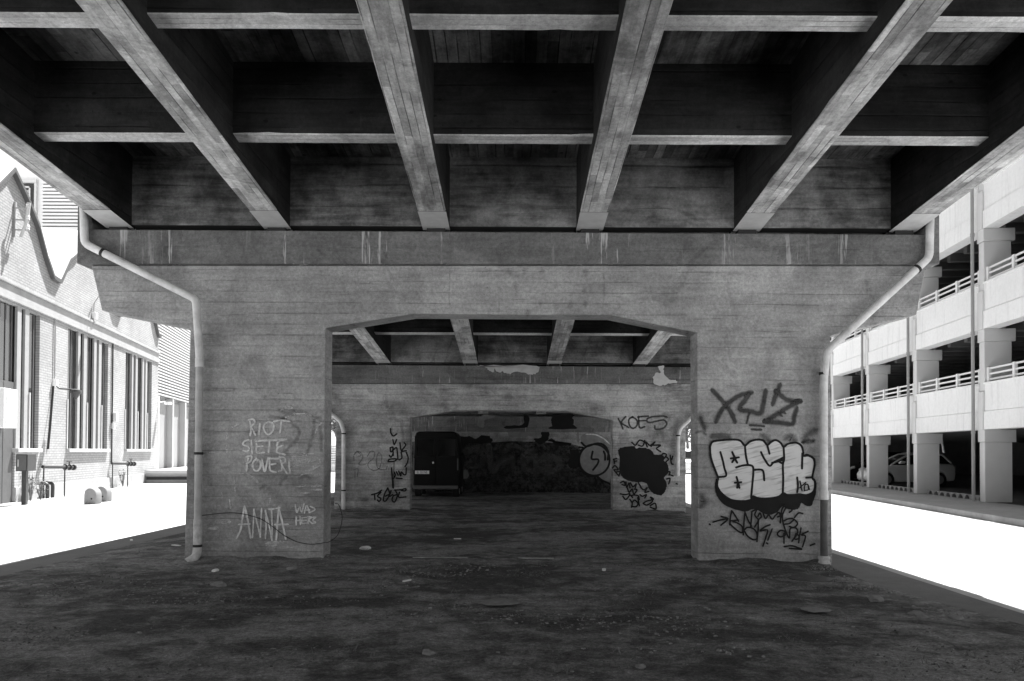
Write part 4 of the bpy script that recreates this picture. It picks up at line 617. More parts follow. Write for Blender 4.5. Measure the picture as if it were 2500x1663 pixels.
for wi,(a,b) in enumerate(wins):
    lo=SILL; gate=(a==-3.75)
    o=lbox(MB(),a,b,-0.16,-0.12,lo if not gate else 0.0,TOP).build('window',M['glass'],brick); o['_o']=tuple(bo)
    m=MB(); wd=b-a
    for k in range(11):
        u=a+wd*(k+0.5)/11; lbox(m,u-0.03,u+0.03,-0.118,-0.10,lo,TOP)
    m.build('mullions',M['frame'],o)
    for q0,q1 in ((0.232,0.287),(0.368,0.440),(0.623,0.688),(0.750,0.818)):
        u0=a+wd*q0; u1=a+wd*q1
        if gate and u0<-1.25: continue
        lbox(MB(),u0,u1,-0.08,-0.006,lo+0.001,TOP-0.003).build('fin',M['wfin'],o)
    for q in (0.0,0.455,0.83):
        u=a+wd*q
        if gate and u<-1.25: continue
        lbox(MB(),u-0.04,u+0.03,-0.075,0.03,lo+0.003,3.36).build('shutter_panel',M['sill'],o)
    lbox(MB(),(a if not gate else -1.25)-0.05,b+0.05,-0.25,0.12,SILL-0.118,SILL-0.001).build('sill',M['sill'],o,bevel=0.01)
# roller shutter gate in the near window bay
m=MB()
lbox(m,-3.73,-1.27,-0.075,-0.05,0.0,3.6)
for u in (-3.1,-2.5,-1.9): lbox(m,u-0.01,u+0.01,-0.048,-0.04,0.02,3.58)
m.build('gate_leaf',M['frame'],brick)

def on_wall(name,label,cat,u,z,group=None): return empty(name,tuple(L(u,0.0,z)),label,cat,group)
# wall box, insulator bracket, lamps, pipes, valves, meter cabinet
t=on_wall('wall_box','white boxy unit hung beside the dark gate of the brick workshop','wall box',-2.2,2.2)
lbox(MB(),-2.75,-1.95,-0.10,0.34,2.2,3.32).build('casing',M['white'],t,bevel=0.02)
lbox(MB(),-2.65,-2.05,0.342,0.36,2.3,3.2).build('front_panel',M['whitedirty'],t)
t=on_wall('insulator_bracket','old insulator bracket high on the first wavy gable of the brick workshop','bracket',-1.6,7.9)
lbox(MB(),-1.58,-1.52,0.0,0.06,7.9,8.95).build('back_bar',M['galv'],t)
for z in (8.1,8.4,8.75):
    b_=lbox(MB(),-1.57,-1.53,0.06,0.42,z,z+0.04).build('arm',M['galv'],t)
    MB().lathe([(0.03,0),(0.06,0.02),(0.04,0.06),(0.06,0.09),(0.03,0.16)],tuple(L(-1.55,0.38,z+0.04)),10).build('insulator',M['white'],t,smooth=True)
MB().tube([L(-1.55,0.40,8.95),L(-1.55,0.36,8.4),L(-1.55,0.20,7.9)],0.05,10).build('strut',M['whitedirty'],t,smooth=True)
t=on_wall('wall_lamp','cone-shaded lamp on a wall conduit between the first two tall windows','wall lamp',1.45,3.6,'lamps on the brick workshop wall')
MB().tube([L(1.45,0.04,5.97),L(1.45,0.04,3.95)],0.025,8).build('conduit',M['galv'],t)
lbox(MB(),1.36,1.54,0.003,0.14,3.72,3.95).build('junction_box',M['white'],t,bevel=0.01)
MB().tube([L(1.45,0.10,3.72),L(1.45,0.2,3.64),L(1.6,0.62,3.62)],0.025,8).build('bracket',M['iron'],t)
MB().lathe([(0.05,0.10),(0.17,0.06),(0.19,0.0),(0.02,-0.26)],tuple(L(1.62,0.64,3.55)),14).build('shade',M['iron'],t,smooth=True)
MB().tube([L(1.40,0.03,3.72),L(1.2,0.03,2.4),L(1.05,0.03,1.6)],0.03,8).build('cable',M['iron'],t)
t=on_wall('wall_lamp','gooseneck lamp bracket high above the second tall window','wall lamp',5.0,6.7,'lamps on the brick workshop wall')
MB().tube([L(5.0,0.03,6.3),L(5.0,0.05,7.2),L(5.0,0.25,7.55),L(5.05,0.7,7.62)],0.025,8).build('gooseneck',M['galv'],t)
lbox(MB(),4.9,5.1,0.003,0.16,6.62,6.85).build('junction_box',M['white'],t,bevel=0.01)
MB().lathe([(0.04,0.16),(0.12,0.06),(0.16,0.0),(0.05,-0.05)],tuple(L(5.06,0.72,7.44)),12).build('shade',M['white'],t,smooth=True)
t=on_wall('wall_conduit','thin conduit with a meter box running down between the second and third tall windows','conduit',7.25,1.0)
MB().tube([L(7.25,0.04,5.97),L(7.27,0.04,1.0)],0.03,8).build('conduit_pipe',M['iron'],t)
lbox(MB(),7.3,7.52,0.003,0.2,2.75,3.12).build('meter_box',M['whitedirty'],t,bevel=0.02)
lbox(MB(),7.24,7.36,0.003,0.14,2.45,2.7).build('switch_box',M['white'],t,bevel=0.01)
def valve(label,u,ln):
    t=on_wall('hydrant_valve',label,'valve',u,0,'valves along the brick wall')
    a=L(u,0.10,1.03); b=L(u+ln*0.66,0.42,1.0); c=L(u+ln,0.52,0.98)
    MB().tube([a,b],0.055,12).build('pipe',M['iron'],t,smooth=True)
    d=(c-b).normalized()
    m=MB()
    for q in (0.0,0.5,0.95): m.tube([b+(c-b)*q,b+(c-b)*q+d*0.05],0.10,12)
    m.tube([b,c],0.045,10); m.build('flanges',M['iron'],t,smooth=True)
    mid=(b+c)*0.5; m=MB().tube([mid,mid+Vector((0,0,0.2))],0.02,6); m.tube([mid+Vector((0,0,0.2))-d*0.12,mid+Vector((0,0,0.2))+d*0.12],0.02,6); m.build('handle',M['iron'],t)
    for q in (a+LD*0.1,b):
        MB().tube([q,Vector((q.x,q.y,0.0))],0.022,8).build('leg',M['iron'],t)
    return t
valve('dark pipe valve on thin legs by the first tall window',0.45,1.4); valve('dark pipe valve on thin legs by the conduit between the windows',7.1,1.5)
t=on_wall('drain_outlet','pair of dark pipe stubs rising at the foot of the brick wall','pipe stub',0.7,0)
for u in (0.55,0.95):
    MB().tube(bend([L(u,0.22,0.0),L(u,0.22,0.48),L(u+0.02,0.02,0.5)],0.1),0.055,10).build('stub',M['iron'],t,smooth=True)
t=empty('meter_cabinet',tuple(L(-2.35,0.75,0)),'dark metal cabinet on a single post in front of the gate','cabinet')
lbox(MB(),-2.62,-2.05,0.6,0.9,0.97,1.45).build('cabinet_box',M['iron'],t,bevel=0.01)
lbox(MB(),-2.45,-2.30,0.68,0.80,0.0,0.968).build('post',M['iron'],t,bevel=0.008)
m=MB(); lbox(m,-2.645,-2.622,0.63,0.87,1.0,1.42); m.build('door',M['frame'],t)
m=MB(); lbox(m,-2.665,-2.647,0.66,0.69,1.1,1.3); m.build('handle',M['galv'],t)
# concrete bollards: round-topped blocks
def bollard(label,x,y):
    t=empty('concrete_bollard',(x,y,0),label,'bollard','round-topped bollards on the yard')
    P=[(-0.19,0),(0.19,0),(0.19,0.27)]+[(0.19*math.cos(a*math.pi/12),0.27+0.2*math.sin(a*math.pi/12)) for a in range(1,12)]+[(-0.19,0.27)]
    MB().prism(P,-0.15,0.15,lambda p,q,a:(x+p+a*0.05,y+a-p*0.1,q)).build('block',M['bollard'],t,bevel=0.03,smooth=True,seg=3)
    MB().tube([(x+0.05,y-0.165,0.16),(x+0.05,y-0.12,0.16)],0.025,8).build('lifting_hole',M['dark'],t)
bollard('nearer of two pale round-topped concrete bollards in the sunlit yard',-12.28,21.7)
bollard('farther bollard half hidden behind the nearer round-topped one',-12.54,22.75)

# ================================================================== corrugated hall beyond the brick workshop
hall=empty('corrugated_hall',tuple(L(20,-0.3,0)),'ribbed metal hall with tall doors and a loading dock beyond the brick workshop','industrial hall')
m=MB()
for i in range(33): lbox(m,14.3,32,-0.16,-0.04,4.41+i*0.157,4.41+i*0.157+0.086)
m.build('ribbed_cladding',M['cladding'],hall)
lbox(MB(),14.31,31.9,-0.21,-0.165,4.39,9.62).build('cladding_backing',M['groove'],hall)
m=MB(); lbox(m,14.3,32,-14,-0.36,0,4.38); lbox(m,14.3,32,-14,-0.22,4.384,9.6); m.build('hall_body',M['hallwhite'],hall)
for u in (14.45,17.35,20.2,23.0): lbox(MB(),u-0.14,u+0.14,-0.355,0.0,0.62,4.35).build('post',M['cladding'],hall)
for u in (15.9,18.75,21.6): lbox(MB(),u-1.25,u+1.25,-0.355,-0.30,0.62,4.2).build('door',M['hallwhite'],hall)
dk=empty('loading_dock',tuple(L(18,1,0)),'low concrete loading dock in front of the ribbed hall','loading dock')
lbox(MB(),12.1,26,0.05,2.6,0.0,0.46).build('dock_base',M['plinth'],dk); lbox(MB(),12.0,26,0.05,2.7,0.464,0.62).build('dock_slab',M['sill'],dk,bevel=0.01)
lbox(MB(),12.02,12.09,0.1,2.6,0.16,0.30).build('dock_buffer',M['rubber'],dk)
t=on_wall('wall_lamp','small white lamp on the first post of the ribbed hall','wall lamp',14.45,4.0,'lamps on the brick workshop wall')
MB().tube([L(14.4,0.0,4.0),L(14.4,0.3,4.05)],0.03,8).build('bracket',M['white'],t); lbox(MB(),14.25,14.55,0.28,0.6,3.9,4.02).build('head',M['white'],t,bevel=0.02)

# tall pale building behind, facing the camera
tb=empty('tower_block',(-31,48,0),'tall white building with ribbed cladding and one window behind the brick workshop','building')
m=MB(); m.box(-45,-30.7,48,60,0,24).box(-30.7,-22,48,60,0,15.4).box(-30.7,-22,48.12,60,15.404,26); m.build('wall',M['white'],tb)
m=MB()
for i in range(46): m.box(-30.66,-22,47.86,47.98,15.45+i*0.23,15.45+i*0.23+0.135)
m.build('ribbed_cladding',M['white'],tb)
MB().box(-30.66,-22,47.985,48.06,15.41,26.0).build('cladding_backing',M['groove'],tb)
f=MB().box(-34.5,-31.15,47.90,47.996,14.5,18.9).build('window',M['glass'],tb); f['_o']=tb['_o']
m=MB().box(-34.6,-31.0,47.75,47.995,18.91,19.15).box(-31.14,-31.0,47.8,47.995,14.5,18.905).box(-31.5,-31.42,47.82,47.898,14.5,18.6).box(-34.4,-31.5,47.82,47.898,18.6,18.7); m.build('frame',M['whitedirty'],f)
m=MB()
for i in range(5): m.box(-34.4,-31.52,47.84,47.897,17.0+i*0.32,17.16+i*0.32)
m.build('blind',M['galv'],f)
t=empty('roof_hood',tuple(L(3.4,-6,8.4)),'pale curved roof hood standing in the valley between the gables','roof hood')
MB().prism([(-0.9,8.0),(0.9,8.0),(0.9,10.4),(0.6,10.8),(-0.9,10.9)],-9,-7.5,lambda p,q,a:tuple(L(2.0+p,a,q))).build('hood',M['whitedirty'],t,bevel=0.08,smooth=True)
MB().prism([(-0.7,8.4),(0.6,8.4),(0.6,10.2),(0.4,10.5),(-0.7,10.6)],-7.49,-7.40,lambda p,q,a:tuple(L(2.0+p,a,q))).build('hood_front',M['coping'],t)

# ================================================================== parking garage on the right
GP=Vector((14.57,26.6,0)); GD=Vector((0.108,0.994,0)).normalized(); GN=Vector((-GD.y,GD.x,0))
def Q(u,v,z): return GP+GD*u+GN*v+Vector((0,0,z))
def gbox(m,u0,u1,v0,v1,z0,z1,mi=0): return m.box(u0,u1,v0,v1,z0,z1,lambda a,b,c:tuple(Q(a,b,c)),mi)
gar=empty('parking_garage',tuple(Q(0,0,0)),'white multi-storey parking garage with open decks, square columns and railings','parking garage')
go=Vector(gar['_o']); BAY=4.63; K0,K1=-3,6; NF=6; ST=3.0
def shift(src,du,dz,parent):
    c=src.copy(); sc.collection.objects.link(c); c.parent=parent; c.location=Vector(src.location)+GD*du+Vector((0,0,dz)); return c
def share(first,name,mk,mat,du,dz,bev=0.0):
    if name not in first: first[name]=mk().build(name,mat,gar,bevel=bev,seg=1); o=first[name]; return o
    return shift(first[name],du,dz,gar)
fst={}; UL=K0*BAY; UR=K1*BAY
base={}
for k in range(K0,K1+1):
    u=k*BAY; du=(k-K0)*BAY
    def mkp():
        m=MB(); m.tube([Q(UL+0.40,0.13,0.15),Q(UL+0.40,0.13,NF*ST)],0.048,10)
        for f_ in range(NF): m.tube([Q(UL+0.40,0.13,2.2+f_*ST),Q(UL+0.40,0.13,2.3+f_*ST)],0.06,10)
        return m
    share(fst,'downpipe',mkp,M['gpipe'],du,0)
for f_ in range(NF):
    z=f_*ST; z0=0.15 if f_==0 else 0.75
    for k in range(K0,K1+1):
        du=(k-K0)*BAY
        nm='column' 
        key='column_g' if f_==0 else 'column_u'
        def mkc():
            m=MB(); zb=0.15 if key=='column_g' else 3.0+0.45; zt=0 if key=='column_g' else 3.0
            gbox(m,UL+0.0,UL+0.30,-0.77,0.0,zb,1.94+zt); gbox(m,UL-0.05,UL+0.34,-0.86,0.03,1.943+zt,2.318+zt); gbox(m,UL+0.0,UL+0.30,-0.10,0.055,2.30+zt,3.45+zt); return m
        if key not in fst: fst[key]=mkc().build('column',M['colpaint'],gar,bevel=0.012,seg=1)
        else: shift(fst[key],du,0 if f_==0 else z-3.0,gar)
    for k in range(K0,K1):
        du=(k-K0)*BAY
        def mkw():
            m=MB(); gbox(m,UL+0.31,UL+BAY-0.01,-0.22,0.0,2.87,3.66); gbox(m,UL+0.31,UL+BAY-0.01,-0.40,0.03,2.32,2.85); gbox(m,UL+0.31,UL+BAY-0.01,-0.22,-0.012,2.85,2.87); gbox(m,UL+0.31,UL+BAY-0.01,-0.26,0.04,3.66,3.71); return m
        if 'w' not in fst: fst['w']=mkw().build('parapet',M['gwhite'],gar)
        else: shift(fst['w'],du,z,gar)
        if f_<3:
            def mkr():
                m=MB()
                for zr in (3.80,3.96,4.12): gbox(m,UL+0.31,UL+BAY-0.01,-0.12,-0.08,zr-0.025,zr+0.025)
                for up in (0.36,1.75,3.15,4.5): gbox(m,UL+up,UL+up+0.11,-0.14,-0.05,3.712,4.16)
                return m
            if 'r' not in fst: fst['r']=mkr().build('railing',M['rail'],gar)
            else: shift(fst['r'],du,z,gar)
    m=MB(); gbox(m,UL,UR,-17,-0.42,2.62+z,2.90+z)
    u=UL+0.5
    while u<UR: gbox(m,u,u+0.22,-17,-0.87,2.34+z,2.616+z); u+=1.158
    m.build('deck_slab',M['gslab'],gar)
m=MB(); gbox(m,UL,UR,-17.3,-17.02,0,NF*ST); gbox(m,UR+0.02,UR+0.3,-17,-0.9,0,NF*ST); gbox(m,UL-0.3,UL-0.02,-17,-0.9,0,NF*ST); m.build('rear_wall',M['gslab'],gar)
gbox(MB(),UL,UR,-17,-0.30,-0.02,0.145).build('ground_deck',M['gfloor'],gar)
# low scalloped kerb along the bays
for k in range(-1,4):
    m=MB(); n=9
    for i in range(n):
        c=k*BAY+0.55+(BAY-0.8)*(i+0.5)/n; hw=(BAY-0.8)/n*0.5
        P=[(c-hw,0.15),(c-hw*0.72,0.15)]+[(c-hw*0.72*math.cos(a*math.pi/8),0.15+0.13*math.sin(a*math.pi/8)) for a in range(1,8)]+[(c+hw*0.72,0.15),(c+hw,0.15),(c+hw,0.30),(c-hw,0.30)]
        m.prism(P,-0.36,-0.26,lambda p,q,a:tuple(Q(p,a,q)))
    m.build('arched_kerb',M['arch'],gar)
# pavement and kerb (the garage stands on it)
m=MB(); gbox(m,UL-12,UR+20,-0.31,2.02,-0.02,0.15); tag(m.build('pavement',M['pave']),kind='structure')
m=MB(); gbox(m,UL-12,UR+20,2.024,2.26,-0.02,0.158); tag(m.build('kerb',M['kerb'],bevel=0.02),kind='structure')
def strip_lamp(label,u,v,tilt):
    t=empty('strip_lamp',tuple(Q(u,v,2.3)),label,'strip lamp','unlit strip lamps under the garage deck')
    MB().tube([Q(u,v,2.33),Q(u+tilt,v,1.62)],0.035,8).build('tube',M['white'],t); gbox(MB(),u-0.06,u+0.06,v-0.06,v+0.06,2.28,2.335).build('mount',M['galv'],t)
strip_lamp('white tube hanging upright in the far bay above the black car',9.0,-2.3,0.0)
strip_lamp('slightly tilted white tube hanging beside the nearest full column',1.1,-1.3,-0.25)

# ================================================================== vehicles
def wheel(t,c,axis,r=0.31,wd=0.2):
    c=Vector(c); axis=Vector(axis).normalized()
    wh=MB().tube([c-axis*wd/2,c-axis*wd*0.42,c+axis*wd*0.42,c+axis*wd/2],[r*0.93,r,r,r*0.93],22).build('wheel',M['tyre'],t,smooth=True); wh['_o']=t['_o']
    MB().tube([c-axis*(wd/2+0.01),c+axis*(wd/2+0.01)],r*0.62,16).build('rim',M['rim'],wh,smooth=True)
def hatchback(label,org,fx,paintm,ls):
    """org: ground point under the nose centre; fx: direction from nose to tail"""
    fx=Vector(fx).normalized(); fy=Vector((-fx.y,fx.x,0)); org=Vector(org)
    def T(a,b,c): return tuple(org+fx*a*ls+fy*b+Vector((0,0,c)))
    t=empty('parked_car',tuple(org),label,'car','cars parked in the garage')
    def arch(cx,r): return [(cx+r*math.cos(a*math.pi/8),0.30+r*math.sin(a*math.pi/8)) for a in range(8,-1,-1)]
    low=[(0.02,0.28),(0.10,0.20)]+[(0.42,0.20)]+arch(0.82,0.36)+[(1.2,0.19),(2.9,0.19)]+arch(3.35,0.36)+[(3.75,0.24),(4.1,0.28),(4.16,0.55),(4.12,0.85),(4.02,0.98),(3.0,0.97),(1.15,0.93),(0.55,0.80),(0.12,0.66),(0.0,0.5)]
    MB().prism(low,-0.84,0.84,lambda p,q,a:T(p,a,q)).build('body',paintm,t,bevel=0.06,smooth=True,seg=3)
    # cabin: arched roof shell over dark glass
    up=[(1.05,0.92),(1.5,1.16),(2.0,1.38),(2.5,1.47),(3.1,1.46),(3.65,1.36),(4.0,1.02)]
    m=MB(); W0=0.76; W1=0.56
    def hw(z): return W0-(W0-W1)*(z-0.92)/0.56
    for (a,b),(c,d) in zip(up[:-1],up[1:]):
        m.quad([T(a,-hw(b),b),T(c,-hw(d),d),T(c,hw(d),d),T(a,hw(b),b)],mi=0 if a>=2.0 and a<3.6 else 1)
    for s in (-1,1):
        m.quad([T(a,s*hw(b),b) for a,b in up],mi=1)
    m.build('cabin',[paintm,M['carglass']],t)
    for s in (-1,1):
        m=MB()
        for (a,b),(c,d) in zip(up[:-1],up[1:]):
            m.tube([T(a,s*hw(b),b),T(c,s*hw(d),d)],0.04,6)
        m.tube([T(2.62,s*hw(1.44),1.44),T(2.7,s*hw(0.95),0.95)],0.035,6); m.build('roof_pillar',paintm,t,smooth=True)
        MB().tube([T(1.45,s*0.80,1.02),T(1.5,s*0.93,1.06),T(1.66,s*0.93,1.05)],[0.05,0.075,0.05],10).build('mirror',paintm,t,smooth=True)
        m=MB(); m.tube([T(0.08,s*0.62,0.68),T(0.32,s*0.74,0.74)],[0.06,0.09],10); m.build('headlight',M['lamp'],t,smooth=True)
        m=MB(); m.box(4.12,4.17,min(s*0.6,s*0.8),max(s*0.6,s*0.8),0.7,0.92,T); m.build('tail_light',M['gpipe'],t)
        m=MB(); m.box(1.3,2.55,min(s*0.838,s*0.846),max(s*0.838,s*0.846),0.27,0.9,T); d_=m.build('door',paintm,t); d_['_o']=t['_o']
        MB().box(2.3,2.5,min(s*0.847,s*0.87),max(s*0.847,s*0.87),0.78,0.81,T).build('handle',paintm,d_)
        for cx in (0.82,3.35): wheel(t,T(cx,s*0.74,0.305),fy)
    MB().box(-0.015,0.03,-0.26,0.26,0.36,0.48,T).build('number_plate',M['plate'],t)
    return t
hatchback('silver hatchback parked nose out between two white columns of the garage',(15.72,33.1,0.15),(0.994,-0.108,0),M['silverpaint'],0.85)
hatchback('black hatchback parked in the farther bay of the garage',(16.55,36.9,0.15),(0.994,-0.108,0),M['blackpaint'],0.95)

# black van in the dark in front of the abutment, tail towards the camera
van=empty('parked_van',(-2.58,25.1,0),'black van parked tail-on in the dark before the graffiti-covered end wall','van')
def vrect(w_,h0,h1,r,tp):
    P=[(-w_,h0+0.05),(-w_+0.05,h0),(w_-0.05,h0),(w_,h0+0.05),(w_*1.0,1.2),(w_-tp,h1-r),(w_-tp-r*0.35,h1-r*0.3),(w_-tp-r,h1),(-w_+tp+r,h1),(-w_+tp+r*0.35,h1-r*0.3),(-w_+tp,h1-r),(-w_,1.2)]
    return P
vx=-2.58
rings=[(25.10,vrect(0.76,0.30,2.22,0.12,0.08)),(25.16,vrect(0.80,0.28,2.26,0.14,0.08)),(26.6,vrect(0.80,0.28,2.26,0.14,0.08)),(27.4,vrect(0.79,0.28,2.2,0.14,0.1))]
m=MB(); n=12
for y,P in rings: m.v+=[(vx+p,y,q) for p,q in P]; m.e+=[1.0]*n
for i in range(len(rings)-1):
    for k in range(n): m.f.append((i*n+k,i*n+(k+1)%n,(i+1)*n+(k+1)%n,(i+1)*n+k)); m.mi.append(0)
m.f+=[tuple(range(n)),tuple(range((len(rings)-1)*n,len(rings)*n))]; m.mi+=[0,0]
m.build('body',M['blackpaint'],van,smooth=True)
for s,a,b in ((-1,-0.72,-0.012),(1,0.012,0.72)):
    d_=MB().box(vx+a,vx+b,25.075,25.098,0.45,2.1).build('rear_door',M['blackpaint'],van,bevel=0.008,seg=1); d_['_o']=van['_o']
    MB().box(vx+a+0.08,vx+b-0.06,25.068,25.0745,1.42,2.0).build('window',M['carglass'],d_)
    MB().box(vx+s*0.745-0.02,vx+s*0.745+0.02,25.06,25.10,0.95,1.35).build('tail_light',M['frame'],van)
    MB().tube([(vx+s*0.82,25.9,1.5),(vx+s*0.9,25.9,1.5)],0.05,8).build('mirror',M['blackpaint'],van)
    for y in (25.7,27.0): wheel(van,(vx+s*0.66,y,0.31),(1,0,0))
MB().tube([(vx-0.09,25.07,1.18),(vx-0.09,25.05,1.22)],0.03,10).build('door_handle',M['white'],van)
MB().box(vx-0.76,vx+0.76,25.03,25.10,0.30,0.43).build('bumper',M['frame'],van,bevel=0.02)
pl=MB().box(-3.28,-2.80,25.055,25.0745,0.82,0.93).build('number_plate',M['plate'],van); pl['_o']=van['_o']
cu=bpy.data.curves.new('plate_text','FONT'); cu.body='EL 553 NE'; cu.size=0.115; cu.align_x='CENTER'; cu.extrude=0.001
tmp=bpy.data.objects.new('plate_text',cu); sc.collection.objects.link(tmp)
bpy.context.view_layer.update()
me=bpy.data.meshes.new_from_object(tmp.evaluated_get(bpy.context.evaluated_depsgraph_get())); bpy.data.objects.remove(tmp)
me.transform(Matrix.Translation(Vector((-3.04,25.052,0.838))-Vector(van['_o'])) @ Matrix.Rotation(math.radians(90),4,'X') @ Matrix.Scale(0.72,4,(1,0,0)))
me.materials.clear(); me.materials.append(M['ink']); po=bpy.data.objects.new('plate_text',me); sc.collection.objects.link(po); po.parent=pl

# white van far down the road
fv=empty('parked_van',(13.4,56,0),'small white van far down the sunlit road beyond the piers','van')
P=[(-2.2,0.3),(2.2,0.3),(2.25,0.9),(1.6,1.1),(1.0,1.75),(-2.1,1.85),(-2.25,1.0)]
MB().prism(P,-0.8,0.8,lambda p,q,a:(13.4+a,56-p,q)).build('body',M['whitepaint'],fv,bevel=0.12,smooth=True,seg=3)
MB().prism([(1.62,1.14),(1.58,1.14),(1.05,1.66),(1.09,1.66)],-0.66,0.66,lambda p,q,a:(13.4+a,56-p-0.06,q+0.03)).build('windscreen',M['carglass'],fv)
for s in (-1,1):
    for q in (-1.5,1.45): wheel(fv,(13.4+s*0.72,56-q,0.32),(1,0,0))

# ================================================================== trees, fence, lamp far off
def tree(label,x,y,h,r,n=1500,trunk=0.16,seed=1):
    rd=random.Random(seed); t=empty('tree',(x,y,0),label,'tree','trees beyond the piers')
    m=MB(); m.tube([(x,y,0),(x+0.1,y,h*0.3),(x-0.05,y+0.1,h*0.62)],[trunk,trunk*0.75,trunk*0.4],9)
    cl=[]
    for i in range(11):
        a=rd.uniform(0,6.28); q=rd.uniform(0.2,0.85)*r; c=Vector((x+q*math.cos(a),y+q*math.sin(a),h*rd.uniform(0.42,0.92))); cl.append((c,r*rd.uniform(0.28,0.5)))
        m.tube([(x,y,h*rd.uniform(0.25,0.5)),tuple((c+Vector((x,y,h*0.5)))/2),tuple(c)],[trunk*0.4,trunk*0.25,0.02],6)
    m.build('trunk',M['bark'],t,smooth=True)
    m=MB()
    for i in range(n):
        c,rr=rd.choice(cl); v=Vector((rd.gauss(0,1),rd.gauss(0,1),rd.gauss(0,0.8))); v=v.normalized()*rr*rd.uniform(0.45,1.05)
        p=c+v; a=Vector((rd.uniform(-1,1),rd.uniform(-1,1),rd.uniform(-1,1))).normalized(); b=a.cross(Vector((rd.uniform(-1,1),rd.uniform(-1,1),rd.uniform(-1,1)))).normalized(); s=rd.uniform(0.10,0.22)
        m.quad([p-a*s,p+b*s*0.5,p+a*s,p-b*s*0.5])
    m.build('crown',M['leaf'],t)
tree('leafy tree above the louvred fence in the left gap between the piers',-13.6,58,5.6,1.9,1600,seed=3)
tree('taller tree behind the leafy one in the left gap',-16.6,66,8.0,2.6,1600,seed=5)
tree('airy tree over the white van in the right gap between the piers',14.6,64,5.8,2.0,1100,seed=8)
tree('low dark tree farther along the road in the right gap',17.5,74,7.0,2.6,1400,seed=11)
t=empty('louvred_fence',(-13.5,55,0),'pale louvred fence panels on a low white wall in the left gap','fence')
MB().box(-17.5,-10.5,55.1,55.4,0,0.55).build('base_wall',M['white'],t)
m=MB()
for i in range(11): m.box(-17.5,-10.5,55.14,55.26,0.62+i*0.13,0.70+i*0.13)
m.build('louvres',M['white'],t)
for x in (-17.5,-15.2,-12.9,-10.6): MB().box(x,x+0.1,55.27,55.37,0.552,2.05).build('post',M['white'],t)
m=MB(); m.box(-17.45,-10.55,55.40,55.44,0.56,2.0).build('backing',M['gpipe'],t)
t=empty('street_lamp',(12.9,58,0),'slim street lamp beside the road in the right gap','street lamp')
MB().tube([(12.9,58,0),(12.9,58,6.5),(12.6,57.8,7.2),(11.6,57.4,7.4)],[0.08,0.06,0.05,0.04],10).build('pole',M['galv'],t,smooth=True)
MB().box(11.0,11.7,57.25,57.5,7.34,7.46).build('lamp_head',M['whitedirty'],t,bevel=0.03)

# ================================================================== weeds, stones and litter
def weed(label,x,y,h,n,seed,lean=None):
    rd=random.Random(seed); t=empty('weed',(x,y,0),label,'weed','weeds at the foot of the brick wall')
    m=MB(); lf=MB()
    for i in range(n):
        a=rd.uniform(0,6.28); q=rd.uniform(0.05,0.3); top=Vector((x+q*math.cos(a),y+q*math.sin(a),h*rd.uniform(0.5,1)))
        m.tube([(x,y,0),tuple((top+Vector((x,y,0)))/2+Vector((0,0,h*0.12))),tuple(top)],[0.012,0.009,0.004],5)
        for j in range(9):
            p=Vector((x,y,0)).lerp(top,rd.uniform(0.25,1))+Vector((rd.uniform(-.08,.08),rd.uniform(-.08,.08),rd.uniform(-.04,.06))); b=Vector((rd.uniform(-1,1),rd.uniform(-1,1),rd.uniform(-.5,.8))).normalized(); c=b.cross(Vector((0,0,1))).normalized(); s=rd.uniform(0.04,0.09)
            lf.quad([p,p+b*s*0.5+c*s*0.4,p+b*s,p+b*s*0.5-c*s*0.4])
    m.build('stem',M['weed'],t); lf.build('leaves',M['weed'],t)
q=L(-0.75,0.25,0); weed('tall straggly weed climbing between the cabinet and the first window',q.x,q.y,1.35,12,1)
q=L(-0.2,0.3,0); weed('bushy weed at the corner of the plinth',q.x,q.y,0.75,12,2)
q=L(7.9,0.3,0); weed('bushy weed under the pipe valve by the conduit',q.x,q.y,0.75,12,4)
def rock(r,seed,sq=0.6):
    rd=random.Random(seed); bm=bmesh.new(); bmesh.ops.create_icosphere(bm,subdivisions=2,radius=r)
    for v in bm.verts:
        d=1+0.5*mn.noise(v.co/r*1.1+Vector((seed*3.7,0,0))); v.co=Vector((v.co.x*d*1.3,v.co.y*d,v.co.z*d*sq+r*0.3))
    m=MB(); bm.verts.ensure_lookup_table(); m.raw([tuple(v.co) for v in bm.verts],[tuple(v.index for v in f.verts) for f in bm.faces]); bm.free(); return m
def litter(mb,name,mat,x,y,label,cat,group,rz=0.0,z=0.022,bev=0.0):
    o=mb.build(name,mat,bevel=bev); o.location=(x,y,z); o.rotation_euler=(0,0,rz); return tag(o,label,cat,group)
stones=[(-3.38,8.56,0.07,'lone rounded stone left of the middle, in front of the left leg'),(-4.43,8.48,0.03,'tiny stone among the dirt left of the left leg'),(-0.64,5.76,0.045,'pale oval stone nearest the camera, left of the middle'),(3.87,7.87,0.075,'pale stone apart on the dirt at the right'),(3.91,7.17,0.06,'upper of two pale stones touching at the right'),(3.90,7.02,0.055,'lower of two pale stones touching at the right'),(0.04,5.48,0.03,'little stone just right of the middle near the camera'),(0.94,5.41,0.035,'little pale stone in the lower right foreground'),(4.22,7.03,0.06,'dark stone by the dirt edge at the right'),(-4.15,6.65,0.03,'chip of stone in the left foreground')]
for i,(x,y,r,l) in enumerate(stones): litter(rock(r,i+1,0.55),'stone',M['stone'],x,y,l,'stone','stones lying on the dirt',i*1.3)
def slab(a,b,h=0.008): 
    P=[(-a,-b),(a*0.7,-b*1.05),(a,-b*0.2),(a*0.9,b),(-a*0.5,b*0.9),(-a*1.05,b*0.3)]
    return MB().prism(P,0,h,lambda p,q,t:(p,q,t+0.006*math.sin(p*9)))
litter(slab(0.24,0.09),'board',M['card'],-5.66,8.55,'pale flat board at the left edge of the dirt','board','flat scraps on the dirt',0.05)
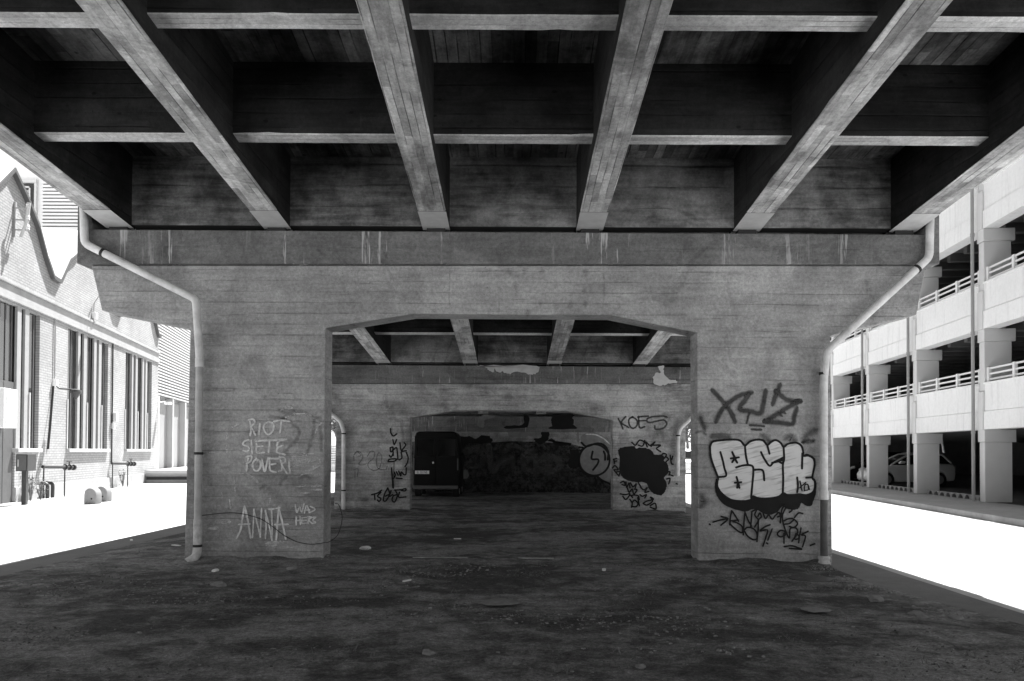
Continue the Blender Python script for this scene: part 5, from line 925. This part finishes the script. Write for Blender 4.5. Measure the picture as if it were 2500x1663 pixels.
litter(slab(0.2,0.09),'board',M['card'],-5.12,8.6,'second pale board, just right of the one at the left edge','board','flat scraps on the dirt',0.6)
litter(rock(0.15,61,0.16),'rubble_lump',M['stone'],-0.12,7.53,'wide pale lump of rubble in the middle of the foreground','rubble','flat scraps on the dirt',0.05)
litter(rock(0.12,62,0.16),'rubble_lump',M['stone'],3.0,7.31,'flat pale rubble on the right side of the foreground','rubble','flat scraps on the dirt',-0.1)
def crumple(a,seed):
    m=rock(a*0.8,seed,0.4); return m
for i,(x,y,s,l) in enumerate([(-2.31,11.72,0.09,'crumpled white paper just behind the left leg'),(-1.25,8.89,0.045,'small bright white scrap in the middle of the dirt'),(1.22,9.78,0.05,'white scrap beside the kerb stones'),(-6.52,12.71,0.04,'white scrap in the shade of the left strip'),(-5.45,12.04,0.06,'flat white scrap left of the near pier'),(-0.96,13.13,0.05,'white scrap in the dark behind the pier opening'),(-2.87,9.7,0.07,'pale scrap right below the left leg'),(-3.8,9.52,0.06,'pale scrap under the middle of the left leg')]):
    litter(crumple(s,20+i) if i in (0,6,7) else slab(s*1.3,s*0.5,0.012),'paper_scrap',M['paper'] if i!=6 else M['card'],x,y,l,'paper scrap','paper scraps on the dirt',i*0.7,0.04)
m=MB().tube([(-0.45,0.03,0.02),(-0.1,0.02,0.045),(0.15,-0.02,0.03),(0.3,-0.06,0.02)],[0.012,0.016,0.014,0.008],6); m.tube([(-0.1,0.02,0.04),(0.05,0.09,0.06)],[0.01,0.004],5)
litter(m,'stick',M['wood'],3.85,6.8,'thin dry stick on the dirt at the right','stick',None,-0.25)
m=MB().lathe([(0.0,0.0),(0.24,0.0),(0.25,0.012),(0.0,0.014)],(0,0,0),22)
litter(MB().lathe([(0.26,0.0),(0.26,0.012),(0.22,0.014),(0.02,0.014)],(0,0,0),24),'drain_cover',M['iron'],3.72,9.23,'dark round drain cover in front of the right leg','drain cover',None,0,0.03)
# rubble grit and dry grass: too many to count
rd=random.Random(5); m=MB()
def zone():
    while True:
        x=rd.uniform(-5.8,4.4); y=rd.uniform(4.6,10.4) if rd.random()<0.8 else rd.uniform(11,24)
        if mn.noise(Vector((x*0.5,y*1.2,7)))+0.25*mn.noise(Vector((x*2,y*3,1)))>rd.uniform(-0.15,0.35): return x,y
for i in range(26000):
    x,y=zone(); r=min(rd.expovariate(1/0.004)+0.003,0.024)
    if abs(y-10.75)<0.3 and 2.6<abs(x)<4.7: continue
    z=0.022+0.045*0.5*mn.noise(Vector((x*0.45,y*0.8,0)))
    a0=rd.uniform(0,6.28); n_=5
    ring=[(x+r*rd.uniform(0.8,1.5)*math.cos(a0+k*6.283/n_),y+r*rd.uniform(0.8,1.4)*math.sin(a0+k*6.283/n_),z-0.01) for k in range(n_)]
    top=[(x+(p[0]-x)*rd.uniform(0.4,0.8),y+(p[1]-y)*rd.uniform(0.4,0.8),z+r*rd.uniform(0.5,1.0)) for p in ring]
    m.raw(ring+top,[tuple(range(n_,2*n_))]+[(k,(k+1)%n_,(k+1)%n_+n_,k+n_) for k in range(n_)])
tag(m.build('grit',M['grit']),'scattered grit and stone chips over the dirt','grit',kind='stuff')
m=MB()
for i in range(520):
    x,y=zone()
    if abs(y-10.75)<0.35 and 2.5<abs(x)<4.8: continue
    for k in range(rd.randint(3,7)):
        a=rd.uniform(0,6.28); h=rd.uniform(0.015,0.055); l=rd.uniform(0.02,0.09); bx=x+rd.uniform(-.05,.05); by=y+rd.uniform(-.05,.05); d=Vector((math.cos(a),math.sin(a),0)); sd=Vector((-d.y,d.x,0))*0.004
        b=Vector((bx,by,0.025)); t_=b+d*l+Vector((0,0,h))
        m.quad([b-sd,b+sd,t_+sd*0.3,t_-sd*0.3])
tag(m.build('dry_grass',M['straw']),'sparse tufts of dry dead grass in the dirt','dry grass',kind='stuff')
m=MB()
for i in range(7000):
    x,y=zone()
    if abs(y-10.75)<0.3 and 2.6<abs(x)<4.75: continue
    z=0.032+0.03*0.5*mn.noise(Vector((x*0.45,y*0.8,0))); s_=rd.uniform(0.006,0.022)
    a=Vector((rd.uniform(-1,1),rd.uniform(-1,1),rd.uniform(-.35,.35))).normalized()*s_; b=a.cross(Vector((rd.uniform(-.4,.4),rd.uniform(-.4,.4),1))).normalized()*s_*rd.uniform(0.3,0.7); c=Vector((x,y,z+rd.uniform(0,0.008)))
    m.quad([c-a,c+b+Vector((0,0,s_*0.3)),c+a,c-b])
tag(m.build('leaf_litter',M['litter']),'small dead leaves and flakes scattered over the dirt','leaf litter',kind='stuff')
